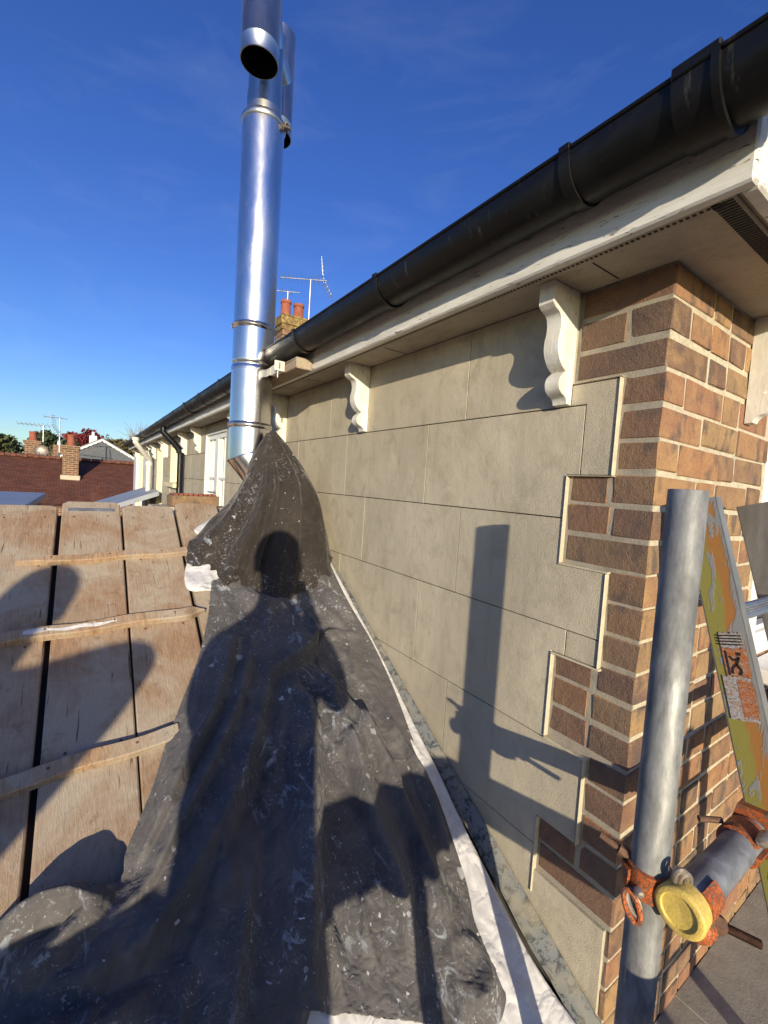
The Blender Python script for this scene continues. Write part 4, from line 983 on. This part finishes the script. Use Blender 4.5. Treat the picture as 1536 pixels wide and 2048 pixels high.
for k in range(4): sticker(-.018, .022, .268+k*.0055, .2705+k*.0055, M['ink'], 'print_line', .0005, .0003)
# little climbing-figure pictogram: head, body, limbs, ladder rails
hx = MB()
def picto(pts, w):
    for (a, b), (c, d) in zip(pts[:-1], pts[1:]):
        u = Vector((c-a, d-b)); n_ = Vector((-u.y, u.x)).normalized()*w
        q = [(a+n_.x, b+n_.y), (a-n_.x, b-n_.y), (c-n_.x, d-n_.y), (c+n_.x, d+n_.y)]
        V = [o_+Vector((-.0009, 0, 0))+LN*p_+LD*z_ for p_, z_ in q]; hx.loops([[v+Vector((.0006, 0, 0)) for v in V], V])
picto([(.012, .300), (.012, .306)], .0032); picto([(.012, .308), (.006, .322), (.012, .334), (.008, .342)], .0020); picto([(.011, .311), (.002, .315), (-.003, .308)], .0014); picto([(.006, .322), (-.002, .330), (-.003, .340)], .0016); picto([(-.008, .298), (-.008, .343)], .0012)
obj('warning_pictogram', hx, M['ink'], lad)

# terrace below the return wall
tm = MB(); tm.box(.006, 4.5, -3.2, -.001, -1.70, -1.468)
ter = thing('terrace_roof', (1.5, -1.5, -3.6), 'grey felted flat roof at the foot of the brick return wall', 'flat roof')
obj('felt', tm, M['concrete'], ter)
obj('felt_lap', MB().box(.42, 4.5, -.62, -.0015, -1.4675, -1.4635, .0015, .0006), M['concrete'], ter)
obj('base_wall', MB().box(.02, 4.4, -3.1, -.02, -3.6, -1.701), M['far_brick'], ter)
dk = thing('timber_ledge', (1.3, -.2, -.62), 'brown timber ledge board below the white window', 'board')
for i in range(3): obj('plank', MB().box(.66, 2.4, -.077-.115*(i+1)+.004, -.077-.115*i, -.66, -.632, .003, .0008), M['board'], dk)
obj('support', MB().box(.70, .75, -.42, -.0, -.72, -.661, .003), M['board'], dk); obj('support', MB().box(2.2, 2.25, -.42, -.0, -.72, -.661, .003), M['board'], dk)

# ================================================================== SCAFFOLD BEHIND THE CAMERA (throws the shadows)
PZ = -1.64
plabs = ['scaffold platform plank nearest the lean-to roof', 'second scaffold platform plank out from the lean-to roof', 'third scaffold platform plank out from the lean-to roof', 'fourth scaffold platform plank out from the lean-to roof', 'fifth scaffold platform plank out from the lean-to roof', 'outermost scaffold platform plank']
for i in range(6):
    y1 = -.36-i*.232
    t = thing('platform_plank', (-1.6, y1-.11, PZ-.038), plabs[i], 'scaffold board', 'scaffold platform planks')
    obj('plank', MB().box(-3.1, -.32, y1-.225, y1, PZ-.038, PZ, .004, .001), M['board'], t)
gb = thing('guard_board', (-1.2, -.64, -.93), 'wooden guard board across the scaffold behind the viewer', 'scaffold board')
obj('plank', MB().box(-2.6, -.14, -.66, -.625, -.84, -.70, .004, .001), M['board'], gb)
for (xx, yy, top_, lb) in ((-.75, -.70, -.69, 'short scaffold post behind the guard board'), (-2.45, -.70, -.4, 'scaffold post at the far left end of the guard board'), (-2.45, -1.75, -.5, 'outer left scaffold upright of the platform'), (-.42, -1.75, -.3, 'outer right scaffold upright of the platform')):
    t = thing('scaffold_upright', (xx, yy, -3.6), lb, 'scaffold tube'); obj('tube', MB().lathe((xx, yy, 0), [(.0242, -3.6), (.0242, top_), (.0205, top_), (.0205, top_-.3)], 24, caps=False), M['galv'], t, True, 40)
    obj('base_plate', MB().box(xx-.075, xx+.075, yy-.075, yy+.075, -3.598, -3.59, .002), M['galv2'], t)
for yy, lb in ((-.735, 'transom tube under the platform by the roof'), (-1.715, 'transom tube under the outer platform edge')):
    t = thing('platform_tube', (-1.5, yy, PZ-.064), lb, 'scaffold tube'); obj('tube', MB().tube([(-3.0, yy-.0, PZ-.064), (-.3, yy, PZ-.064)], .0242, 20), M['galv2'], t, True, 60)

# ================================================================== PEOPLE BEHIND THE CAMERA
def skin_body(name, J, E_, mats, root):
    """J: name -> (pos, rx, ry); continuous body from a Skin modifier, then face materials by nearest joint group"""
    names = list(J); me = bpy.data.meshes.new(name); me.from_pydata([J[n][0] for n in names], [(names.index(a), names.index(b)) for a, b in E_], [])
    o = bpy.data.objects.new(name, me); COL.objects.link(o); sk = o.modifiers.new('skin', 'SKIN'); sk.use_smooth_shade = True
    lay = me.skin_vertices[0].data
    for i, n in enumerate(names): lay[i].radius = J[n][1:3]; lay[i].use_root = (n == root)
    sb = o.modifiers.new('sub', 'SUBSURF'); sb.levels = 2; sb.render_levels = 2
    dg = bpy.context.evaluated_depsgraph_get(); ev = o.evaluated_get(dg); m2 = bpy.data.meshes.new_from_object(ev); bpy.data.objects.remove(o)
    for mm in mats['list']: m2.materials.append(mm)
    for pl in m2.polygons: pl.material_index = mats['pick'](pl.center); pl.use_smooth = True
    return m2
def person(label, foot, face, headp, hand_r, hand_l, h=1.0, jacket='jacket', phone=False, elbow_r=None, bulk=1.0):
    """foot: centre between the feet; face: facing direction; headp: head centre; hands: wrist targets"""
    foot = Vector(foot); f = Vector(face).normalized(); r = Vector((f.y, -f.x, 0)); hp = Vector(headp); up_ = Vector((0, 0, 1))
    pel = foot+up_*.93; chest = pel.lerp(hp-up_*.26, .80); neck = hp-up_*.165-f*.01
    sho = chest+up_*.05 if bulk < 1.1 else Vector((chest.x, chest.y, hp.z-.21))
    J = {'pel': (pel, .155, .115), 'waist': (pel.lerp(chest, .45), .145, .105), 'chest': (chest, .165, .12), 'neck': (neck, .06, .06), 'jaw': (hp-up_*.07+f*.01, .072, .078), 'head': (hp+up_*.02, .082, .098), 'crown': (hp+up_*.085-f*.01, .06, .072)}
    E_ = [('pel', 'waist'), ('waist', 'chest'), ('chest', 'neck'), ('neck', 'jaw'), ('jaw', 'head'), ('head', 'crown')]
    for sd, hand in ((1, hand_r), (-1, hand_l)):
        n = 'R' if sd > 0 else 'L'; sp_ = sho+r*sd*.175; hd = Vector(hand); d = hd-sp_; ln = min(d.length, .54); el_ = sp_+d*.5+Vector((0, 0, -1))*math.sqrt(max(0.0, .29**2-(ln/2)**2))*.85+r*sd*.08
        if elbow_r is not None and sd > 0: el_ = Vector(elbow_r)
        J['s'+n] = (sp_, .068, .075); J['e'+n] = (el_, .050, .050); J['w'+n] = (hd, .031, .026)
        E_ += [('chest', 's'+n), ('s'+n, 'e'+n), ('e'+n, 'w'+n)]
        hdir = (hd-el_).normalized() if not phone else (-Rt*sd*.35+Up*.9); hdir.normalize()
        palm = hd+hdir*.075; J['p'+n] = (palm, .036, .019); E_ += [('w'+n, 'p'+n)]
        side = hdir.cross(r if abs(hdir.dot(r)) < .8 else up_).normalized(); spread = r*sd
        if phone: side = (Rt*.9+Up*.35*sd).normalized()
        for k in range(4):
            b0_ = palm+side*(k-1.5)*.019+hdir*.015; l_ = (.062, .074, .070, .055)[k]; curl = -spread if phone else -up_*.5
            J['f%s%d' % (n, k)] = (b0_+hdir*l_*.5+curl*.006, .0085, .0085); J['t%s%d' % (n, k)] = (b0_+hdir*l_*.85+curl*.03, .0075, .0075); E_ += [('p'+n, 'f%s%d' % (n, k)), ('f%s%d' % (n, k), 't%s%d' % (n, k))]
        tb = hd+hdir*.03-side*.034; J['th'+n] = (tb, .011, .011); J['tt'+n] = (tb+hdir*.035-side*.012, .009, .009); E_ += [('p'+n, 'th'+n), ('th'+n, 'tt'+n)]
        hip = pel+r*sd*.095-up_*.06; kn_ = foot+r*sd*.12+up_*.49+f*.02; an = foot+r*sd*.13+up_*.10-f*.03; to = foot+r*sd*.14+up_*.04+f*.15
        J['h'+n] = (hip, .098, .098); J['k'+n] = (kn_, .062, .066); J['a'+n] = (an, .046, .05); J['o'+n] = (to, .045, .032); E_ += [('pel', 'h'+n), ('h'+n, 'k'+n), ('k'+n, 'a'+n), ('a'+n, 'o'+n)]
    for q in ('pel', 'waist', 'chest', 'sR', 'sL', 'eR', 'eL', 'hR', 'hL'): J[q] = (J[q][0], J[q][1]*bulk, J[q][2]*bulk)
    wr = [J['wR'][0], J['wL'][0]]
    def pick(c):
        if c.z < foot.z+.13: return 3
        if c.z < pel.z+.02 and min((c-w_).length for w_ in wr) > .25: return 2
        if (c-hp).length < .165 and c.z > neck.z-.02: return 0
        pl = [J['pR'][0], J['pL'][0]]
        if min((c-w_).length for w_ in pl) < .085: return 0
        return 1
    t = thing('person', foot, label, 'person')
    m2 = skin_body('body', J, E_, {'list': [M['skin'], M[jacket], M['denim'], M['boot']], 'pick': pick}, 'pel')
    b = link('body', m2, None, t)
    hm = MB()                                        # hair cap
    L_ = []
    for i in range(9):
        a = math.radians(8+i*13.5); ring_ = []
        for j in range(24):
            q = 2*math.pi*j/24; fr_ = math.cos(q); lim = 1.0
            d = f*math.cos(q)*math.sin(a)*.112+r*math.sin(q)*math.sin(a)*.096+up_*math.cos(a)*.118
            if fr_ > .2 and i > 4: d = f*math.cos(q)*math.sin(math.radians(62))*.108+r*math.sin(q)*math.sin(math.radians(62))*.094+up_*(math.cos(math.radians(62))*.118+.001*i)
            ring_.append(hp+up_*.035+d)
        L_.append(ring_)
    hm.loops(L_); obj('hair', hm, M['hair'], t, True)
    nm_ = MB().lathe(hp-up_*.01+f*.088, [(.0, -.0), (.017, .002), (.013, .012), (.006, .022), (0, .025)], 10, f-up_*.35); obj('nose', nm_, M['skin'], t, True)
    for sd in (1, -1):
        obj('ear', MB().lathe(hp+r*sd*.084-up_*.005, [(0, -.004), (.026, -.002), (.028, .006), (.018, .010), (0, .008)], 14, r*sd-f*.3), M['skin'], t, True)
        obj('eye', MB().lathe(hp+r*sd*.032+up_*.022+f*.083, [(0, .006), (.008, .004), (.011, 0)], 12, -f), M['white'], t, True)
    obj('mouth', MB().box(-.024, .024, -.004, .004, -.005, .005, .002, 0, Matrix.Translation(hp-up_*.062+f*.086) @ Matrix.Rotation(math.atan2(-f.x, f.y), 4, 'Z')), M['terracotta'], t)
    return t
ph = CAM-Fw*.012
pm = Matrix(((Rt.x, Up.x, -Fw.x, ph.x), (Rt.y, Up.y, -Fw.y, ph.y), (Rt.z, Up.z, -Fw.z, ph.z), (0, 0, 0, 1)))
phone = thing('phone', ph-Up*.05, 'black phone held upright by the person taking the photograph', 'phone')
obj('case', MB().box(-.055, .02, -.130, .020, -.0005, .008, .003, 0, pm), M['phone'], phone)
obj('screen', MB().box(-.052, .017, -.126, .016, .0082, .0088, 0, 0, pm), M['glass'], phone)
for dx in (0, -.02): obj('lens_ring', MB().lathe(pm @ Vector((dx, 0, -.0005)), [(.0075, 0), (.0085, .0015), (.0085, -.001), (.0075, -.001)], 20, -Fw, caps=False), M['phone'], phone, True)
gA = Vector((Fw.x, Fw.y, 0)).normalized()
person('person in a navy jacket holding up a phone, seen only by shadow', (-1.30, -.98, PZ), gA, (-1.235, -.80, .0), pm @ Vector((.07, -.20, .05)), pm @ Vector((-.105, -.20, .05)), jacket='jacket', phone=True)
person('person in a grey sweatshirt standing to the left, seen only by shadow', (-2.20, -1.20, PZ), (.35, .93, 0), (-2.19, -1.13, -.04), (-1.98, -1.12, -.56), (-2.34, -1.02, -.06), jacket='hoody', elbow_r=(-1.80, -1.16, -.19), bulk=1.42)

# ================================================================== FAR BACKGROUND
# red tiled house across the gardens
rh = thing('red_roofed_house', (-6, 20, -3.6), 'low house with long red clay tiled roof beyond the boards', 'house')
rx0, rx1 = -14.0, 3.2; ry, rzz = 20.2, .22; ey, ez = 16.6, -1.25
m_ = MB(); nrow = 16
obj('roof', MB().add([(0, 0, 0), (rx1-rx0, 0, 0), (rx1-rx0, 3.89, 0), (0, 3.89, 0), (0, 0, -.1), (rx1-rx0, 0, -.1), (rx1-rx0, 3.89, -.1), (0, 3.89, -.1)], [(0, 1, 2, 3), (4, 7, 6, 5), (0, 4, 5, 1), (1, 5, 6, 2), (2, 6, 7, 3), (3, 7, 4, 0)]), M['rooftile'], rh)
ro = [o for o in rh.children if o.name.startswith('roof')][0]; ang = math.atan2(rzz-ez, ry-ey)
ro.matrix_parent_inverse = Matrix.Translation((6, -20, 3.6)); ro.location = (rx0, ey, ez); ro.rotation_euler = (ang, 0, .018)
obj('wall', MB().box(rx0+.3, rx1-.3, ey+.3, ey+7, -3.6, ez-.05), M['far_brick'], rh)
obj('back_roof', MB().add([(rx0, ry+.02, rzz-.02), (rx1, ry+.02, rzz-.02), (rx1, ry+3.6, ez), (rx0, ry+3.6, ez)], [(0, 3, 2, 1)]), M['rooftile'], rh)
xx = -9.0; rtm = MB().tube([(0, 0, 0), (.31, 0, 0)], [.105, .095], 12).mesh('ridge_tile', True)
while xx < 3.1:
    o = link('ridge_tile', rtm, M['rooftile'], rh); o.location = (xx, ry+.018*(xx-rx0), rzz+.0+random.uniform(-.006, .006)); xx += .325
def small_chimney(x, yy, z0, z1, w, d, pot, label_parent):
    c = obj('chimney', MB().box(x-w/2, x+w/2, yy-d/2, yy+d/2, z0, z1-.12).box(x-w/2-.04, x+w/2+.04, yy-d/2-.04, yy+d/2+.04, z1-.119, z1, .01, .004), M['far_brick'], label_parent)
    obj('chimney_pot', MB().lathe((x, yy, z1-.01), [(.15, 0), (.16, .04), (.125, .08), (.11, pot), (.13, pot+.02), (.13, pot+.05), (.10, pot+.06)], 14), M['terracotta'], c, True, 50)
    return c
c1 = small_chimney(-2.72, 20.8, -.3, .83, .46, .46, .30, rh)
c2 = small_chimney(-1.50, 18.9, -1.2, .70, .47, .47, .34, rh); obj('lead_apron', MB().box(-1.78, -1.22, 18.6, 18.66, -.52, -.36, .01, .01), M['mortar'], c2)
def aerial(label, base, h, boom_dir, blen, n_el, refl, el=.3, s=1.0, up_el=True):
    base = Vector(base); t = thing('tv_aerial', base, label, 'aerial'); topp = base+Vector((0, 0, h)); bdv = Vector(boom_dir).normalized(); pr = Vector((0, 0, 1)) if up_el == 'v' else bdv.cross(Vector((0, 0, 1))).normalized()
    obj('mast', MB().tube([base, topp], .02*s, 10), M['antenna'], t, True); obj('boom', MB().tube([topp-bdv*blen*.65, topp+bdv*blen*.35], .012*s, 8), M['antenna'], t)
    for k in range(n_el):
        c = topp-bdv*blen*.65+bdv*blen*k/n_el; q = (pr+Vector((0, 0, .55))).normalized(); obj('element', MB().tube([c-q*el/2*(.7+.3*k/n_el), c+q*el/2*(.7+.3*k/n_el)], .0055*s, 6), M['antenna'], t)
    if refl:
        c = topp+bdv*blen*.27
        for sg in (-1, 1):
            dirn = (Vector((0, 0, 1))*sg+bdv*.55*(1 if sg < 0 else -.2)).normalized()
            for k in range(5): q = c+dirn*(.06+.09*k); obj('reflector_bar', MB().tube([q-pr*.2, q+pr*.2], .006*s, 6), M['antenna'], t)
            for w_ in (-.18, 0, .18): obj('reflector_strut', MB().tube([c+pr*w_+dirn*.04, c+pr*w_+dirn*.44], .006*s, 6), M['antenna'], t)
    return t
aerial('comb-shaped aerial with folded reflector on a mast by the lichened chimney', (3.10, 9.10, 2.6), 1.93, (.86, -.5, .02), 1.05, 11, True, .26)
aerial('plain T-shaped aerial mast behind the twin chimney pots', (2.82, 9.75, 3.4), .99, (.86, -.5, 0), .8, 4, False, .22, 1.1)
aerial('slim aerial mast with short crossbar by the middle far chimney', (-1.95, 21.5, -.2), 2.05, (1, .1, 0), .75, 3, False, .2, 1.2)
aerial('long spiny aerial on the far left chimney', (-2.42, 20.8, -.2), 1.65, (1, -.3, 0), 1.25, 9, True, .34, 1.1)
dish = thing('satellite_dish', (-2.35, 20.45, .5), 'round brownish satellite dish on the far left chimney', 'satellite dish')
obj('reflector', MB().lathe((-2.45, 20.42, .46), [(0, .05), (.12, .04), (.2, .01), (.235, -.03), (.228, -.035), (.19, .0), (.1, .03), (0, .04)], 22, (.2, 1, -.2)), M['bolt'], dish, True)
obj('feed_arm', MB().tube([(-2.45, 20.4, .25), (-2.5, 20.15, .42)], .012, 8), M['antenna'], dish)
# grey slate gable with white scalloped bargeboards
gh = thing('slate_gabled_house', (-.5, 26, -3.6), 'grey slate-hung gable with white scalloped bargeboards', 'house')
gx, gw, gz0, gz1, gyy = -.42, 1.75, .35, 1.36, 25.5
obj('gable', MB().prism([(gx-gw, -3.6), (gx+gw, -3.6), (gx+gw, gz0), (gx, gz1), (gx-gw, gz0)], gyy+6, gyy, lambda a, b, d: (a, d, b)), M['slate'], gh)
for k in range(14):
    z_ = .30+k*.075; hw_ = gw*(1-(max(z_, gz0)-gz0)/(gz1-gz0))-.05
    if hw_ > .1: obj('slate_course', MB().box(gx-hw_, gx+hw_, gyy-.02-.0, gyy-.001, z_, z_+.07, 0), M['slate'], gh)
for sg in (-1, 1):
    u = Vector((sg*gw, 0, gz0-gz1)); ln = u.length*1.12; u.normalize(); nn = Vector((-u.z*sg*-1, 0, abs(u.x)))
    obj('bargeboard', MB().prism([(0, .05), (ln, .05)]+[(ln-ln*k/22, -.09-.03*(k % 2)) for k in range(23)], 0, .05, lambda a, b, d: (gx+u.x*a, gyy-.06-d, gz1+.05+u.z*a+b), 0), M['far_white'], gh)
    obj('roof_slope', MB().add([(gx, gyy-.12, gz1+.11), (gx+u.x*ln, gyy-.12, gz1+.11+u.z*ln), (gx+u.x*ln, gyy+6, gz1+.11+u.z*ln), (gx, gyy+6, gz1+.11), (gx, gyy-.12, gz1+.06), (gx+u.x*ln, gyy-.12, gz1+.06+u.z*ln), (gx+u.x*ln, gyy+6, gz1+.06+u.z*ln), (gx, gyy+6, gz1+.06)], [(0, 1, 2, 3), (4, 7, 6, 5), (0, 4, 5, 1), (2, 6, 7, 3), (1, 5, 6, 2)]), M['slate'], gh)
gc = obj('chimney', MB().box(-.95, -.62, 27, 27.3, .6, 1.62), M['far_white'], gh); obj('chimney_pot', MB().lathe((-.78, 27.15, 1.61), [(.08, 0), (.065, .2), (.08, .22), (.06, .23)], 12), M['far_white'], gc, True)
gc = obj('chimney', MB().box(-2.45, -1.95, 27, 27.4, .2, 1.0), M['far_brick'], gh); obj('chimney_pot', MB().lathe((-2.2, 27.2, .99), [(.09, 0), (.07, .2), (.08, .22), (.06, .23)], 12), M['far_white'], gc, True)
# flat roofs between
fr_ = thing('flat_roof_extension', (-5, 7, -3.6), 'long grey flat roof just beyond the boards at left', 'flat roof')
obj('roof', MB().box(-9, -1.62, 5.2, 9.6, -.66, -.56, .01), M['zinc'], fr_); obj('trim', MB().box(-9, -1.6, 5.12, 5.195, -.70, -.54, .01), M['far_white'], fr_); obj('wall', MB().box(-8.9, -1.7, 5.3, 9.5, -3.6, -.661), M['far_brick'], fr_)
lp = thing('lead_porch_roof', (-.7, 9, -3.6), 'small sloping grey porch roof against the far wall', 'porch')
obj('roof', MB().add([(-1.3, 7.6, -.86), (-.02, 7.6, -.36), (-.02, 9.6, -.36), (-1.3, 9.6, -.86), (-1.3, 7.6, -.94), (-.02, 7.6, -.44), (-.02, 9.6, -.44), (-1.3, 9.6, -.94)], [(0, 1, 2, 3), (4, 7, 6, 5), (0, 4, 5, 1), (1, 5, 6, 2), (2, 6, 7, 3), (3, 7, 4, 0)]), M['zinc'], lp)
obj('post', MB().box(-1.2, -1.1, 7.7, 7.8, -3.6, -.93, .004), M['far_white'], lp); obj('post', MB().box(-1.2, -1.1, 9.4, 9.5, -3.6, -.93, .004), M['far_white'], lp)

# trees
def tree(name, label, base, h, rx, rz_, mat, n, leaf=.16, seed=1, bare=False, cz=None, lobes=7):
    r = np.random.RandomState(seed); base = Vector(base); t = thing(name, base, label, 'tree', 'far trees')
    br = MB(); c = base+Vector((0, 0, h-rz_)); br.tube([base, base.lerp(c, .5)+Vector((.1, 0, 0)), c], [.28, .2, .12], 8)
    tips = []
    for k in range(16 if not bare else 46):
        a = r.uniform(0, 6.28); el = r.uniform(.1, 1.45); L_ = r.uniform(.6, 1.0); d = Vector((math.cos(a)*math.cos(el)*rx, math.sin(a)*math.cos(el)*rx, math.sin(el)*rz_))*L_
        p0 = base.lerp(c, r.uniform(.55, 1.0)); p1 = c+d; mid = p0.lerp(p1, .5)+Vector(r.normal(0, .15, 3)); br.tube([p0, mid, p1], [.07, .04, .012], 5); tips.append((mid, p1))
        if bare:
            for q in range(7):
                s0 = mid.lerp(p1, r.uniform(0, .9)); e_ = s0+Vector(r.normal(0, .38, 3))+Vector((0, 0, .35)); br.tube([s0, e_], [.022, .007], 4)
    obj('trunk', br, M['bark'] if not bare else M['twig'], t)
    if n:
        cl = [(c+Vector((r.uniform(-1, 1)*rx*.72, r.uniform(-1, 1)*rx*.72, r.uniform(-.7, .8)*rz_)), r.uniform(.28, .5)) for _ in range(lobes)]+[(p, .3) for _, p in tips]
        V_ = []; F_ = []
        for k in range(n):
            cc_, rad = cl[r.randint(len(cl))]; d = r.normal(0, 1, 3); d /= np.linalg.norm(d)+1e-9; d *= r.uniform(.55, 1.05)
            p_ = cc_+Vector((d[0]*rad*rx, d[1]*rad*rx, d[2]*rad*rz_)); nrm = Vector(r.normal(0, 1, 3)).normalized(); a_ = nrm.orthogonal().normalized(); b_ = nrm.cross(a_); s_ = leaf*r.uniform(.6, 1.3)
            i0 = len(V_); V_ += [tuple(p_+a_*s_), tuple(p_+b_*s_*.55), tuple(p_-a_*s_), tuple(p_-b_*s_*.55)]; F_.append((i0, i0+1, i0+2, i0+3))
        me = bpy.data.meshes.new('crown'); me.from_pydata(V_, [], F_); link('crown', me, mat, t)
    return t
tree('tree', 'rounded green tree at the far left skyline', (-7.6, 44, -3.6), 5.6, 2.5, 1.6, M['leaf_green'], 2600, .17, 3)
tree('tree', 'small dark conifer between the two far chimneys', (-2.8, 34, -3.6), 5.5, 1.3, 1.1, M['leaf_dark'], 2200, .12, 5)
tree('tree', 'maroon-leaved tree behind the slate gable', (-.95, 38, -3.6), 6.0, 1.6, 1.4, M['leaf_red'], 3400, .13, 8)
tree('tree', 'brownish olive tree right of the maroon tree', (.9, 41, -3.6), 6.0, 1.5, 1.4, M['leaf_olive'], 2400, .13, 12)
tree('tree', 'thin dark green tree above the gable ridge', (1.6, 43, -3.6), 6.0, 1.8, 1.4, M['leaf_dark'], 2000, .13, 15)
tree('tree', 'low olive-green tree beneath the bare branches', (3.0, 40, -3.6), 6.1, 2.2, 1.5, M['leaf_olive'], 3600, .13, 18)
tree('tree', 'bare branching tree above the end of the gutter', (2.7, 38, -3.6), 7.2, 2.0, 2.0, M['leaf_olive'], 0, .1, 21, True)
hg = MB()
r = np.random.RandomState(40); V_ = []; F_ = []
for k in range(9000):
    p_ = Vector((r.uniform(-60, 60), 60+r.uniform(-3, 3), -3.6+abs(r.normal(0, 1))*1.6+.3)); p_.z = min(p_.z, -.1+.5*math.sin(p_.x*.7)+.3*math.sin(p_.x*1.9)); nrm = Vector(r.normal(0, 1, 3)).normalized(); a_ = nrm.orthogonal().normalized(); b_ = nrm.cross(a_); i0 = len(V_)
    V_ += [tuple(p_+a_*.4), tuple(p_+b_*.25), tuple(p_-a_*.4), tuple(p_-b_*.25)]; F_.append((i0, i0+1, i0+2, i0+3))
me = bpy.data.meshes.new('far_hedge'); me.from_pydata(V_, [], F_); o = link('far_hedge', me, M['leaf_dark']); o['kind'] = 'stuff'; o['label'] = 'distant dark hedge line behind the houses'; o['category'] = 'hedge'
